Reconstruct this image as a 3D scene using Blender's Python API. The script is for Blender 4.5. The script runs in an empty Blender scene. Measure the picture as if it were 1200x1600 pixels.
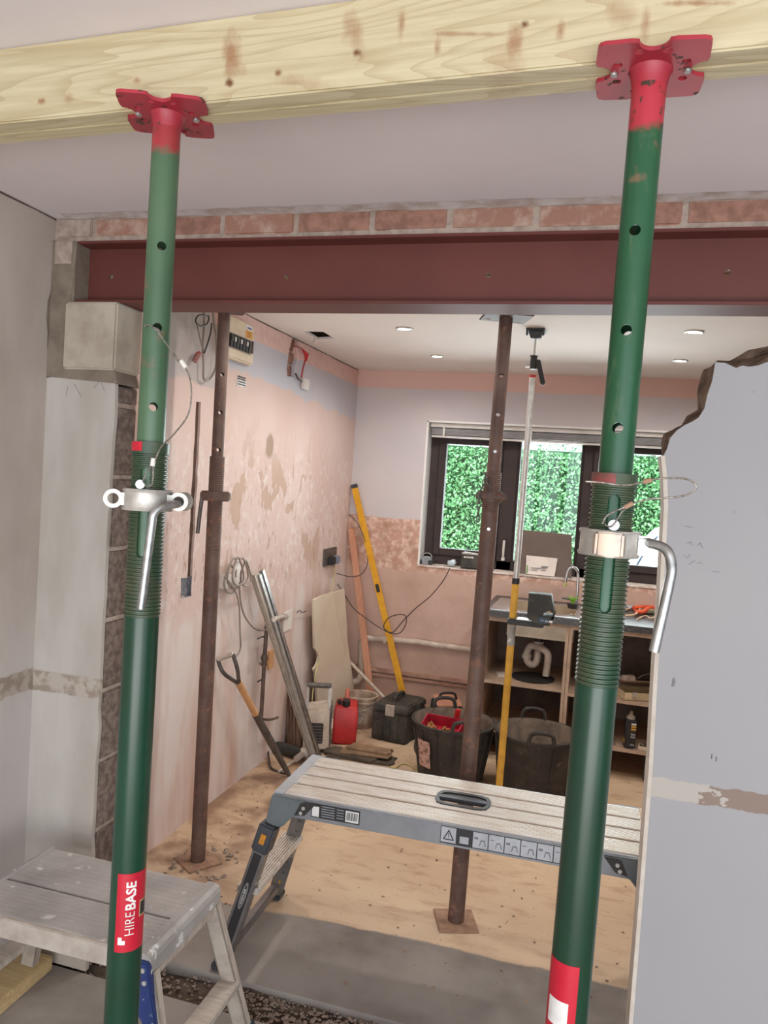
import bpy, bmesh, math, random
from mathutils import Vector as V, Matrix, noise as mn
random.seed(7)
scn = bpy.context.scene
# ------------------------------------------------------------------ camera
YAW, PITCH, ROLL, FPX = math.radians(15.65), math.radians(2.56), math.radians(-3.805), 1209.7
CAM = V((0, 0, 1.65))
_cy, _sy, _cp, _sp = math.cos(YAW), math.sin(YAW), math.cos(PITCH), math.sin(PITCH)
_f = V((-_sy*_cp, _cy*_cp, -_sp)); _r = V((_cy, _sy, 0)); _d = _f.cross(_r)
_c, _s = math.cos(ROLL), math.sin(ROLL)
CR = _c*_r + _s*_d; CD = -_s*_r + _c*_d; CF = _f
cam = bpy.data.cameras.new('camera'); camo = bpy.data.objects.new('camera', cam)
scn.collection.objects.link(camo); scn.camera = camo
cam.sensor_fit = 'VERTICAL'; cam.sensor_height = 36; cam.lens = FPX*36/1600; cam.clip_start = .02
M3 = Matrix((CR, -CD, -CF)).transposed()
camo.matrix_world = Matrix.Translation(CAM) @ M3.to_4x4()
# ------------------------------------------------------------------ view, world, lights
scn.view_settings.view_transform = 'Standard'; scn.view_settings.look = 'None'
scn.view_settings.gamma = 1; scn.view_settings.use_curve_mapping = False
scn.view_settings.exposure = 0.42
scn.cycles.max_bounces = 8; scn.cycles.diffuse_bounces = 5
try: scn.cycles.use_denoising = True
except Exception: pass
w = bpy.data.worlds.new('sky'); scn.world = w; w.use_nodes = True
wn = w.node_tree; bg = wn.nodes['Background']
bg.inputs[0].default_value = (0.80, 0.90, 1.0, 1); bg.inputs[1].default_value = 1.9
def lamp(name, kind, loc, rot, energy, color, **kw):
    l = bpy.data.lights.new(name, kind); l.energy = energy; l.color = color
    for k, v in kw.items(): setattr(l, k, v)
    o = bpy.data.objects.new(name, l); scn.collection.objects.link(o); o.location = loc; o.rotation_euler = rot
    return o
lamp('sun', 'SUN', (0, 20, 20), (math.radians(38), 0, math.radians(-35)), 8, (1, .96, .88), angle=.03)
lamp('patio_daylight', 'AREA', (1.2, -2.9, 1.25), (math.radians(90), 0, 0), 17, (.78, .88, 1), shape='RECTANGLE', size=3.6, size_y=2.2)
lamp('near_ceiling_fill', 'AREA', (.9, -2.7, .25), (math.radians(140), 0, 0), 105, (1, .95, .91), shape='RECTANGLE', size=4.2, size_y=1.4)  # added fill lamp aimed up to brighten the near ceiling; no paving here
lamp('kitchen_window_daylight', 'AREA', (-.45, 6.5, 1.2), (math.radians(-96), 0, 0), 190, (.86, .93, 1), shape='RECTANGLE', size=2.8, size_y=1.5)
# ------------------------------------------------------------------ pixel rays (photo measured at 1200x1600)
def ray(x, y): return CR*((x-600)/FPX) + CD*((y-800)/FPX) + CF
def PY(x, y, Y): r = ray(x, y); return CAM + r*(Y/r.y)
def PX(x, y, X): r = ray(x, y); return CAM + r*(X/r.x)
def PZ(x, y, Z): r = ray(x, y); return CAM + r*((Z-1.65)/r.z)
def pix(P):
    q = V(P)-CAM; z = q.dot(CF); return 600+FPX*q.dot(CR)/z, 800+FPX*q.dot(CD)/z
def on_line(P0, P1, py):
    a, b = -1.0, 2.0
    for _ in range(50):
        m = (a+b)/2
        if pix(P0.lerp(P1, m))[1] > py: a = m
        else: b = m
    return a
XW, YD, YB, HC = -1.735, 2.10, 5.28, 2.40     # side wall face, dividing wall face, window wall face, ceiling
# ------------------------------------------------------------------ materials
def lin(v): v /= 255; return v/12.92 if v <= .04045 else ((v+.055)/1.055)**2.4
def col(c): return (lin(c[0]), lin(c[1]), lin(c[2]), 1)
class NT:
    def __init__(s, name):
        s.m = bpy.data.materials.new(name); s.m.use_nodes = True; s.t = s.m.node_tree; s.b = s.t.nodes['Principled BSDF']
        tc = s.t.nodes.new('ShaderNodeTexCoord'); s.co = tc.outputs['Object']
        sx = s.t.nodes.new('ShaderNodeSeparateXYZ'); s.t.links.new(s.co, sx.inputs[0]); s.x, s.y, s.z = sx.outputs
    def put(s, sock, v):
        if hasattr(v, 'links'): s.t.links.new(v, sock)
        elif isinstance(v, tuple) and len(v) == 3: sock.default_value = col(v)
        else: sock.default_value = v
    def op(s, o, a, b=0.0, c=0.0):
        n = s.t.nodes.new('ShaderNodeMath'); n.operation = o
        for i, v in enumerate((a, b, c)): s.put(n.inputs[i], v)
        return n.outputs[0]
    def mix(s, f, a, b, bt='MIX'):
        n = s.t.nodes.new('ShaderNodeMix'); n.data_type = 'RGBA'; n.blend_type = bt
        s.put(n.inputs[0], f); s.put(n.inputs[6], a); s.put(n.inputs[7], b); return n.outputs[2]
    def noise(s, scale, detail=3, rough=.5, stretch=None, dist=0):
        n = s.t.nodes.new('ShaderNodeTexNoise'); n.inputs['Scale'].default_value = scale
        n.inputs['Detail'].default_value = detail; n.inputs['Roughness'].default_value = rough; n.inputs['Distortion'].default_value = dist
        if stretch:
            mp = s.t.nodes.new('ShaderNodeMapping'); mp.inputs['Scale'].default_value = stretch
            s.t.links.new(s.co, mp.inputs[0]); s.t.links.new(mp.outputs[0], n.inputs[0])
        else: s.t.links.new(s.co, n.inputs[0])
        return n.outputs[0]
    def step(s, v, lo, hi):
        n = s.t.nodes.new('ShaderNodeMapRange'); s.put(n.inputs[0], v)
        n.inputs[1].default_value = lo; n.inputs[2].default_value = hi; return n.outputs[0]
    def bump(s, h, strength=.3, dist=.01):
        n = s.t.nodes.new('ShaderNodeBump'); n.inputs['Strength'].default_value = strength; n.inputs['Distance'].default_value = dist
        s.t.links.new(h, n.inputs['Height'])
        s.t.links.new(n.outputs[0], s.b.inputs['Normal'])
    def fin(s, c, rough=.7, metal=0.0, **kw):
        s.put(s.b.inputs['Base Color'], c); s.put(s.b.inputs['Roughness'], rough); s.put(s.b.inputs['Metallic'], metal)
        for k, v in kw.items(): s.put(s.b.inputs[k.replace('_', ' ')], v)
        return s.m
MC = {}
def mat(name, c, c2=None, rough=.6, metal=0.0, scale=12, lo=.4, hi=.65, bump=0, stretch=None, detail=4, bd=.004, bscale=None):
    if name in MC: return MC[name]
    n = NT(name); k = n.noise(scale, detail, .6, stretch)
    cc = n.mix(n.step(k, lo, hi), c, c2 if c2 else tuple(x*.86 for x in c))
    if bump: n.bump(n.noise(bscale, 4, .6, stretch) if bscale else k, bump, bd)
    MC[name] = n.fin(cc, rough, metal); return MC[name]
# dusty wear on dark things, chips etc
def mat_chip(name, base, chip, lo, hi, scale=40, rough=.45, dust=None):
    n = NT(name); k = n.noise(scale, 4, .6)
    c = n.mix(n.step(n.noise(6, 3), .35, .7), base, tuple(x*.8 for x in base))
    if dust: c = n.mix(n.op('MULTIPLY', n.step(n.noise(9, 5, .65), .45, .75), .6), c, dust)
    c = n.mix(n.step(k, lo, hi), c, chip)
    n.bump(k, .15, .001); MC[name] = n.fin(c, n.op('ADD', rough, n.op('MULTIPLY', n.step(k, lo, hi), .3))); return MC[name]
# --- plaster walls
def m_wall_left():
    n = NT('plaster_side_wall'); y, z = n.y, n.z
    nz = n.noise(7, 5, .6); nz2 = n.noise(22, 4, .6); big = n.noise(1.7, 3)
    zz = n.op('ADD', z, n.op('MULTIPLY', n.op('SUBTRACT', nz, .5), .16)); yy = n.op('ADD', y, n.op('MULTIPLY', n.op('SUBTRACT', nz2, .5), .12))
    pink = n.mix(n.step(big, .35, .65), (208, 182, 172), (214, 194, 186))
    pink = n.mix(n.op('MULTIPLY', n.step(n.noise(24, 5, .65, (1, 1, .7)), .52, .64), n.step(z, 1.95, 1.6)), pink, (220, 206, 200))
    peel = n.step(n.noise(6.5, 5, .55, (1, 1, .6), .5), .57, .585)
    zone = n.op('MULTIPLY', n.op('MULTIPLY', n.step(z, .95, 1.15), n.step(z, 1.95, 1.6)), n.op('MULTIPLY', n.step(y, 3.2, 3.45), n.step(y, 5.0, 4.6)))
    pink = n.mix(n.op('MULTIPLY', peel, n.op('MULTIPLY', zone, .8)), pink, (186, 158, 138))
    peel2 = n.step(n.noise(30, 4, .6, (1, 1, .4)), .60, .62)
    pink = n.mix(n.op('MULTIPLY', peel2, n.op('MULTIPLY', n.step(z, 1.9, 1.2), n.op('MULTIPLY', n.step(z, .9, 1.1), .7))), pink, (176, 142, 124))
    low = n.mix(n.step(n.noise(3, 4, .6, (1, 1.6, .3)), .42, .66), (220, 208, 203), (203, 172, 156))
    pink = n.mix(n.step(zz, 1.02, .92), pink, low)
    paint = n.mix(n.step(big, .4, .6), (190, 188, 196), (198, 194, 198))
    mk = n.op('MULTIPLY', n.step(n.op('ADD', zz, n.op('MULTIPLY', n.op('SUBTRACT', yy, 3.5), .05)), 2.115, 2.125), n.step(yy, 3.17, 3.19))
    pink = n.mix(mk, pink, paint)
    mk = n.op('MULTIPLY', n.step(zz, 2.00, 2.02), n.step(yy, 3.22, 3.2))
    pink = n.mix(mk, pink, (186, 176, 172))
    band = n.mix(n.step(nz2, .5, .6), (222, 188, 180), (216, 178, 168))
    pink = n.mix(n.op('MULTIPLY', n.step(n.op('ADD', z, n.op('MULTIPLY', n.op('SUBTRACT', nz2, .5), .03)), 2.285, 2.295), n.step(y, 3.1, 3.2)), pink, band)
    # round damp stain
    dy = n.op('DIVIDE', n.op('SUBTRACT', y, 3.84), .055); dz = n.op('DIVIDE', n.op('SUBTRACT', z, 1.778), .075)
    rr = n.op('ADD', n.op('ADD', n.op('MULTIPLY', dy, dy), n.op('MULTIPLY', dz, dz)), n.op('MULTIPLY', nz2, .8))
    pink = n.mix(n.step(rr, 1.5, .9), pink, (166, 144, 126))
    near = n.mix(n.step(n.noise(2.4, 4, .6, (1, 1, .5)), .38, .62), (196, 185, 176), (178, 166, 156))
    near = n.mix(n.op('MULTIPLY', n.step(n.noise(5, 4, .6, (1, 1.5, .4)), .5, .7), .5), near, (202, 194, 186))
    near = n.mix(n.op('MULTIPLY', n.step(z, 1.15, .8), .5), near, (200, 198, 198))
    strip = n.op('MULTIPLY', n.step(n.op('ADD', z, n.op('MULTIPLY', n.op('SUBTRACT', nz2, .5), .03)), .885, .89), n.step(n.op('ADD', z, n.op('MULTIPLY', n.op('SUBTRACT', nz2, .5), .03)), .96, .955))
    near = n.mix(strip, near, n.mix(n.step(nz2, .45, .55), (178, 166, 154), (152, 138, 124)))
    c = n.mix(n.step(y, 2.2, 2.201), near, pink)
    n.bump(n.op('SUBTRACT', n.op('ADD', n.op('MULTIPLY', nz2, .3), nz), n.op('MULTIPLY', n.op('MULTIPLY', peel, zone), .6)), .25, .008)
    return n.fin(c, .85)
def m_wall_back():
    n = NT('plaster_window_wall'); x, z = n.x, n.z
    nz = n.noise(9, 5, .6); nz2 = n.noise(26, 5, .65)
    zz = n.op('ADD', z, n.op('MULTIPLY', n.op('SUBTRACT', nz, .5), .05))
    paint = n.mix(n.step(n.noise(1.5), .4, .6), (206, 198, 198), (198, 192, 196))
    rough = n.mix(n.step(nz2, .46, .58), (196, 156, 138), (222, 196, 180)); rough = n.mix(n.step(n.noise(8), .5, .7), rough, (172, 136, 114))
    low = n.mix(n.step(n.noise(3.5, 4), .4, .7), (202, 172, 158), (184, 154, 138))
    c = n.mix(n.step(zz, 1.0, 1.02), low, rough); c = n.mix(n.step(zz, 1.365, 1.375), c, paint)
    c = n.mix(n.step(n.op('ADD', z, n.op('MULTIPLY', n.op('SUBTRACT', nz2, .5), .02)), 2.275, 2.285), c, (220, 186, 176))
    n.bump(n.op('MULTIPLY', nz2, n.step(z, 1.4, 1.35)), .4, .008)
    return n.fin(c, .85)
def m_nib(right=False):
    n = NT('painted_plaster_nib' if not right else 'painted_plaster_wall'); z = n.z; nz = n.noise(24, 5, .6)
    zz = n.op('ADD', z, n.op('MULTIPLY', n.op('SUBTRACT', nz, .5), .02))
    if right:
        c = n.mix(n.step(n.noise(1.2, 2), .35, .65), (162, 161, 163), (168, 166, 167))
        band = n.mix(n.step(n.op('ADD', n.noise(9, 5, .6, (1, 1, 2)), n.op('MINIMUM', n.op('MULTIPLY', n.op('SUBTRACT', n.x, .30), 1.6), .12)), .50, .51), (184, 177, 168), (142, 124, 112))
        s = n.op('MULTIPLY', n.step(zz, .872, .875), n.step(zz, .925, .922))
        c = n.mix(n.step(n.noise(70, 2), .74, .76), c, (150, 140, 130))
    else:
        c = n.mix(n.step(n.noise(3, 4, .6, (1.6, 1, .5)), .38, .62), (190, 184, 177), (174, 166, 157))
        c = n.mix(n.op('MULTIPLY', n.step(z, .35, .05), .6), c, (168, 154, 136))
        band = n.mix(n.step(nz, .42, .56), (180, 170, 158), (150, 136, 122)); s = n.op('MULTIPLY', n.step(zz, .885, .89), n.step(zz, .955, .95))
    c = n.mix(s, c, band); n.bump(n.op('ADD', n.noise(5), n.op('MULTIPLY', n.op('MULTIPLY', s, nz), .4)), .15, .004)
    return n.fin(c, .75)
def m_floor():
    n = NT('dusty_screed'); y = n.y; nz = n.noise(5, 6, .6); k = n.noise(1.6, 4)
    tan = n.mix(n.step(k, .38, .62), (206, 180, 150), (192, 163, 134)); tan = n.mix(n.step(n.noise(7, 5, .6, (1, 2.5, 1)), .5, .72), tan, (176, 142, 114))
    tan = n.mix(n.op('MULTIPLY', n.step(y, 3.4, 2.8), .25), tan, (198, 178, 156))
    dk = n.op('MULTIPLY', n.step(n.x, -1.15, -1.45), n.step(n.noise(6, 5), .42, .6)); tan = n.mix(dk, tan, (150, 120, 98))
    grey = n.mix(n.step(nz, .38, .66), (152, 143, 136), (128, 119, 112)); grey = n.mix(n.step(k, .45, .65), grey, (164, 156, 148))
    yy = n.op('ADD', n.op('ADD', y, n.op('MULTIPLY', n.op('SUBTRACT', nz, .5), .06)), n.op('MULTIPLY', n.step(n.x, -.7, -1.25), .05))
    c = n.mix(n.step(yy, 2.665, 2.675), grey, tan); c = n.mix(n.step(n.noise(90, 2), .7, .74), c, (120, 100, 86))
    n.bump(nz, .2, .006); return n.fin(c, .85)
def m_timber(name, a, b, knot):
    n = NT(name); g = n.noise(4, 5, .55, (.6, 14, 14), 1.2); c = n.mix(n.step(g, .35, .65), a, b)
    rg = n.op('FRACT', n.op('MULTIPLY', n.noise(1.5, 2, .4, (.45, 4, 5), .5), 22)); c = n.mix(n.op('MULTIPLY', n.step(rg, .55, .97), .4), c, (160, 138, 98))
    if knot:
        w1 = n.op('ADD', n.op('MULTIPLY', n.op('SUBTRACT', n.noise(45, 3, .6, (1, 1, .5)), .5), 2.2), n.op('MULTIPLY', n.op('SUBTRACT', n.noise(16, 2), .5), 1.6))
        for (px_, py_, rx, rz, st_, cc_) in ((350, 62, .016, .026, .8, knot), (357, 95, .022, .012, .45, knot), (346, 116, .008, .006, 1, (112, 72, 44)), (548, 38, .016, .032, .6, knot), (551, 72, .006, .005, 1, (112, 72, 44)), (425, 102, .006, .006, 1, (130, 86, 54)), (37, 138, .008, .006, 1, (150, 104, 66)), (82, 135, .012, .009, .5, knot), (195, 108, .008, .006, .6, knot), (623, 30, .006, .02, .7, knot), (680, 68, .006, .014, .7, knot), (802, 60, .012, .020, .7, knot), (790, 95, .030, .030, .25, knot), (819, 34, .006, .005, 1, (112, 72, 44)), (877, 46, .006, .014, .7, knot), (1010, 36, .007, .022, .6, knot), (730, 47, .055, .0035, .6, knot), (975, 22, .02, .014, .4, knot), (1090, 8, .05, .004, .8, knot), (450, 115, .05, .008, .35, knot)):
            P_ = PY(px_, py_, 1.165); ex = n.op('DIVIDE', n.op('SUBTRACT', n.x, P_.x), rx); ez = n.op('DIVIDE', n.op('SUBTRACT', n.op('ADD', n.z, n.op('MULTIPLY', n.op('SUBTRACT', n.x, P_.x), .12)), P_.z), rz)
            dd_ = n.op('ADD', n.op('SQRT', n.op('ADD', n.op('MULTIPLY', ex, ex), n.op('MULTIPLY', ez, ez))), w1); c = n.mix(n.op('MULTIPLY', n.step(dd_, 1.35, .25), st_), c, cc_)
    n.bump(g, .1, .002); return n.fin(c, .65)
M_LEFT, M_BACK, M_NIB, M_NIBR, M_FLOOR = m_wall_left(), m_wall_back(), m_nib(), m_nib(True), m_floor()
M_CEIL = mat('ceiling_paint', (230, 222, 222), (222, 214, 215), .85, scale=1.3)
M_CEILK = mat('kitchen_ceiling_paint', (232, 222, 216), (226, 216, 210), .85, scale=1.3)
M_TIM = m_timber('treated_timber', (204, 192, 158), (188, 174, 138), (150, 104, 68))
M_TIM2 = m_timber('timber_offcut_grain', (204, 180, 134), (184, 158, 114), (150, 96, 56))
M_BEAM = mat('red_oxide_primer', (106, 53, 46), (98, 48, 41), .6, scale=3)
M_BRICK = mat('old_brick', (168, 126, 110), (138, 102, 88), .9, scale=30, lo=.35, hi=.6, bump=.5, bd=.006)
M_BRICK2 = mat('plaster_smeared_brick', (158, 118, 102), (184, 158, 142), .9, scale=22, lo=.48, hi=.68, bump=.5, bd=.006)
M_MORT = mat('mortar', (178, 162, 150), (150, 134, 122), .95, scale=30, bump=.6, bd=.006)
M_MORTD = mat('wet_cement', (134, 122, 108), (116, 102, 90), .9, scale=14, bump=.5, bd=.006)
M_PAD = mat('padstone_concrete', (184, 174, 158), (160, 148, 132), .9, scale=7, bump=.4, bd=.004, bscale=60)
M_BLOCK = mat('aggregate_block', (132, 116, 106), (98, 84, 76), .95, scale=42, lo=.4, hi=.6, bump=.8, bd=.008)
M_BROKEN = mat('broken_masonry', (140, 120, 102), (98, 80, 66), .95, scale=14, lo=.4, hi=.6, bump=.9, bd=.01, bscale=40)
M_ALU = mat('aluminium', (206, 204, 200), (186, 182, 178), .38, .5, scale=30)
M_ALUD = mat('dusty_aluminium', (200, 190, 178), (174, 162, 150), .55, .25, scale=14, stretch=(1, 6, 1), bump=.1, bscale=60)
M_ALUP = mat_chip('paint_splashed_aluminium', (176, 172, 168), (214, 212, 208), .6, .64, 24, .5, (142, 134, 124))
M_GALV = mat('galvanised_casting', (206, 202, 194), (176, 172, 164), .42, .55, scale=26, bump=.15, bd=.002)
M_ZINC = mat('zinc_plated_steel', (188, 188, 186), (150, 150, 148), .3, .85, scale=40)
M_BROWN = mat_chip('rusty_brown_paint', (96, 70, 60), (128, 92, 74), .58, .68, 24, .6, (126, 104, 90))
M_RUST = mat('rusty_plate', (164, 130, 106), (136, 104, 84), .85, scale=22, bump=.3)
M_WHITE = mat('white_plastic', (226, 222, 216), (214, 208, 200), .5)
M_CREAM = mat('cream_plastic', (222, 204, 180), (212, 192, 166), .5)
M_BLACK = mat('black_plastic', (40, 38, 38), (54, 50, 48), .5)
M_BLKD = mat_chip('dusty_black_rubber', (52, 47, 43), (104, 92, 82), .62, .75, 30, .75, (92, 80, 70))
M_TUBIN = mat('dusty_tub_lining', (128, 112, 98), (92, 80, 70), .9, scale=12)
M_CHAR = mat('charcoal_plastic', (54, 56, 62), (64, 66, 72), .5)
M_GREYP = mat('blue_grey_plastic', (104, 110, 112), (92, 98, 100), .5)
M_YEL = mat('yellow_paint', (226, 168, 36), (212, 152, 34), .4, scale=20)
M_YELD = mat('dusty_yellow_paint', (218, 168, 62), (196, 148, 60), .55, scale=16)
M_REDP = mat('red_plastic', (196, 44, 44), (172, 40, 42), .45, scale=10)
M_STICK = mat('red_label', (190, 26, 48), (180, 24, 46), .35)
M_LAB = mat('white_print', (235, 232, 228), None, .45)
M_INK = mat('dark_print', (44, 42, 44), None, .5)
M_PINKW = mat('pinkish_timber', (206, 150, 122), (190, 134, 106), .7, scale=8, stretch=(6, 6, .6))
M_CHIP = mat('chipboard_carcass', (196, 170, 148), (176, 150, 128), .7, scale=14)
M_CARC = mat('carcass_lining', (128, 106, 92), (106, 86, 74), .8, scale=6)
M_WT = mat('black_speckled_laminate', (58, 56, 56), (110, 104, 100), .35, scale=120, lo=.55, hi=.62)
M_STEEL = mat('stainless_steel', (206, 208, 210), (190, 190, 190), .22, .9, scale=8)
M_FRAME = mat('brown_window_frame', (62, 50, 48), (54, 44, 42), .75)
M_TAUPE = mat('taupe_board', (112, 98, 90), (104, 90, 82), .8, scale=6)
M_SOIL = mat('soil_and_rubble', (104, 90, 78), (76, 64, 56), .95, scale=18, bump=.9, bd=.02)
M_STONE = mat('crumbled_stone', (166, 150, 136), (116, 98, 84), .95, scale=50)
M_BLUE = mat_chip('splashed_blue_plastic', (44, 62, 120), (200, 198, 196), .62, .66, 26, .45)
M_CABLE = mat('grey_cable', (150, 138, 130), (130, 118, 110), .5)
M_DCAB = mat('dark_cable', (70, 60, 56), None, .5)
M_WIRE = mat('steel_wire_rope', (168, 160, 150), (120, 112, 104), .4, .6, scale=200)
M_COPP = mat('dirty_copper_pipe', (96, 84, 78), (126, 104, 90), .5, .4, scale=20)
M_WPIPE = mat('white_waste_pipe', (206, 192, 178), (180, 164, 148), .5, scale=14)
M_WOODH = mat('ash_handle', (204, 156, 110), (186, 138, 94), .5, scale=10, stretch=(6, 6, .6))
M_GREYM = mat('grey_steel', (108, 102, 98), (86, 80, 76), .5, .5, scale=20)
M_TOOLB = mat_chip('dusty_dark_case', (54, 52, 48), (96, 90, 80), .6, .75, 20, .65, (106, 98, 86))
M_PAPER = mat('paper', (232, 222, 214), (224, 212, 204), .8)
def m_green(lo_mark, red_z, ga=(80, 108, 80), gb=(66, 96, 70)):  # green tube: red overspray above red_z
    n = NT('green_prop_paint_%d' % int(red_z*1000)); z = n.op('ADD', n.z, n.op('MULTIPLY', n.op('SUBTRACT', n.noise(30, 4), .5), .05))
    g = n.mix(n.step(n.noise(4, 3), .4, .6), ga, gb); g = n.mix(n.op('MULTIPLY', n.step(n.noise(16, 5, .7, (1, 1, .35)), .58, .75), .55), g, (124, 128, 96))
    g = n.mix(n.op('MULTIPLY', n.step(n.noise(9, 4, .7), .62, .68), n.op('MULTIPLY', n.step(n.z, 1.6, 1.95), .6)), g, (132, 96, 76))
    r = n.mix(n.step(n.noise(34, 4, .6), .555, .58), (178, 50, 64), (70, 56, 44)); r = n.mix(n.step(n.noise(5), .45, .6), r, (156, 52, 56)) if lo_mark else r
    c = n.mix(n.step(z, red_z, red_z+.012), g, r); return n.fin(c, .32)
M_GRNO = mat('green_outer_tube', (18, 62, 42), (22, 54, 36), .3, scale=4); 
def m_thread():
    n = NT('worn_thread_green'); k = n.noise(20, 4, .6)
    c = n.mix(n.step(k, .35, .7), (38, 68, 46), (78, 80, 58)); n.put(n.b.inputs['Base Color'], c); return n.fin(c, .4)
M_THR = m_thread()
M_REDPL = mat_chip('chipped_red_paint', (172, 48, 62), (74, 54, 44), .62, .64, 34, .45)
M_PANE = None
def m_glass():
    n = NT('window_glass'); t = n.t
    g = t.nodes.new('ShaderNodeBsdfGlossy'); g.inputs['Roughness'].default_value = .02
    tr = t.nodes.new('ShaderNodeBsdfTransparent'); tr.inputs[0].default_value = (.93, .97, .95, 1)
    fr = t.nodes.new('ShaderNodeFresnel'); mx = t.nodes.new('ShaderNodeMixShader')
    t.links.new(fr.outputs[0], mx.inputs[0]); t.links.new(tr.outputs[0], mx.inputs[1]); t.links.new(g.outputs[0], mx.inputs[2])
    t.links.new(mx.outputs[0], t.nodes['Material Output'].inputs[0]); return n.m
M_PANE = m_glass()
def m_emit(name, c, s):
    n = NT(name); n.put(n.b.inputs['Emission Color'], c); n.b.inputs['Emission Strength'].default_value = s; return n.fin(c, .5)
M_LAMP = m_emit('lit_lamp_lens', (255, 246, 230), 9)
# ------------------------------------------------------------------ mesh helpers
def tag(o, label=None, cat=None, group=None, kind=None):
    if label: o['label'] = label
    if cat: o['category'] = cat
    if group: o['group'] = group
    if kind: o['kind'] = kind
    return o
def thing(name, label, cat, loc=(0, 0, 0), group=None):
    o = bpy.data.objects.new(name, None); scn.collection.objects.link(o); o.location = loc; o.empty_display_size = .05
    return tag(o, label, cat, group)
def link(name, me, m, parent=None):
    o = bpy.data.objects.new(name, me); scn.collection.objects.link(o)
    if m and not me.materials: me.materials.append(m)
    if parent:
        o.parent = parent
        if parent.type == 'EMPTY': o.matrix_parent_inverse = Matrix.Translation(-parent.location)
    return o
def frame(o, u, v=None):
    """matrix with x along u, z as near up as possible"""
    u = V(u).normalized(); v = V(v) if v is not None else V((0, 0, 1)).cross(u)
    wv = u.cross(v).normalized(); v = wv.cross(u)
    m = Matrix((u, v, wv)).transposed().to_4x4(); return Matrix.Translation(o) @ m
def seg_frame(a, b, up=(0, 0, 1)):
    """z axis along a->b"""
    z = (V(b)-V(a)).normalized(); x = V(up).cross(z)
    if x.length < 1e-4: x = V((1, 0, 0))
    x.normalize(); y = z.cross(x); return Matrix.Translation(a) @ Matrix((x, y, z)).transposed().to_4x4()
def smooth_path(pts, k=6):
    pts = [V(p) for p in pts]; P = [pts[0]*2-pts[1]] + pts + [pts[-1]*2-pts[-2]]; out = []
    for i in range(1, len(P)-2):
        a, b, c, d = P[i-1:i+3]
        for j in range(k):
            t = j/k; out.append(.5*((2*b)+(c-a)*t+(2*a-5*b+4*c-d)*t*t+(-a+3*b-3*c+d)*t**3))
    out.append(pts[-1]); return out
class B:
    def __init__(s, M=None): s.bm = bmesh.new(); s.M = M or Matrix()
    def _v(s, co): return s.bm.verts.new(s.M @ V(co))
    def face(s, cos): return s.bm.faces.new([s._v(c) for c in cos])
    def box(s, lo, hi, M=None):
        T = s.M @ (M or Matrix()); x0, y0, z0 = lo; x1, y1, z1 = hi
        v = [s.bm.verts.new(T @ V(p)) for p in ((x0,y0,z0),(x1,y0,z0),(x1,y1,z0),(x0,y1,z0),(x0,y0,z1),(x1,y0,z1),(x1,y1,z1),(x0,y1,z1))]
        for f in ((3,2,1,0),(4,5,6,7),(0,1,5,4),(1,2,6,5),(2,3,7,6),(3,0,4,7)): s.bm.faces.new([v[i] for i in f])
        return s
    def hexa(s, p):
        v = [s._v(q) for q in p]
        for f in ((3,2,1,0),(4,5,6,7),(0,1,5,4),(1,2,6,5),(2,3,7,6),(3,0,4,7)): s.bm.faces.new([v[i] for i in f])
        return s
    def bar(s, a, b, wx, wy, up=(0, 0, 1)):
        L = (V(b)-V(a)).length; return s.box((-wx/2, -wy/2, 0), (wx/2, wy/2, L), seg_frame(a, b, up))
    def loft(s, rings, caps=True, closed=True):
        R = [[s._v(c) for c in r] for r in rings]; n = len(R[0])
        for a, b in zip(R, R[1:]):
            for i in range(n if closed else n-1): j = (i+1) % n; s.bm.faces.new((a[i], a[j], b[j], b[i]))
        if caps and closed: s.bm.faces.new(R[0][::-1]); s.bm.faces.new(R[-1])
        return s
    def tube(s, pts, r, n=10, caps=True, rr=None):
        pts = [V(p) for p in pts]; N = len(pts); t0 = (pts[1]-pts[0]).normalized()
        x = t0.orthogonal().normalized(); rings = []
        for i, p in enumerate(pts):
            t = (pts[min(i+1, N-1)]-pts[max(i-1, 0)]).normalized(); x = (x-t*x.dot(t)).normalized(); y = t.cross(x)
            q = rr[i] if rr else r
            rings.append([p+(x*math.cos(2*math.pi*k/n)+y*math.sin(2*math.pi*k/n))*q for k in range(n)])
        return s.loft(rings, caps)
    def cyl(s, a, b, r, r2=None, n=20): return s.tube([a, b], r, n, True, [r, r if r2 is None else r2])
    def lathe(s, prof, n=24, M=None, caps=True):
        T = M or Matrix(); rings = [[T @ V((r*math.cos(2*math.pi*k/n), r*math.sin(2*math.pi*k/n), z)) for k in range(n)] for r, z in prof]
        return s.loft(rings, caps)
    def prism(s, outline, d0, d1, M=None):
        T = M or Matrix(); return s.loft([[T @ V((x, y, d0)) for x, y in outline], [T @ V((x, y, d1)) for x, y in outline]])
    def build(s, name, m, parent=None, bevel=0, seg=2, smooth=None):
        bmesh.ops.recalc_face_normals(s.bm, faces=s.bm.faces)
        if bevel:
            es = [e for e in s.bm.edges if len(e.link_faces) == 2 and e.calc_face_angle(0) > .6]
            bmesh.ops.bevel(s.bm, geom=es, offset=bevel, segments=seg, affect='EDGES', clamp_overlap=True)
        me = bpy.data.meshes.new(name); s.bm.to_mesh(me); s.bm.free()
        if smooth: me.shade_smooth(); me.set_sharp_from_angle(angle=math.radians(smooth if smooth is not True else 40))
        return link(name, me, m, parent)
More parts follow.
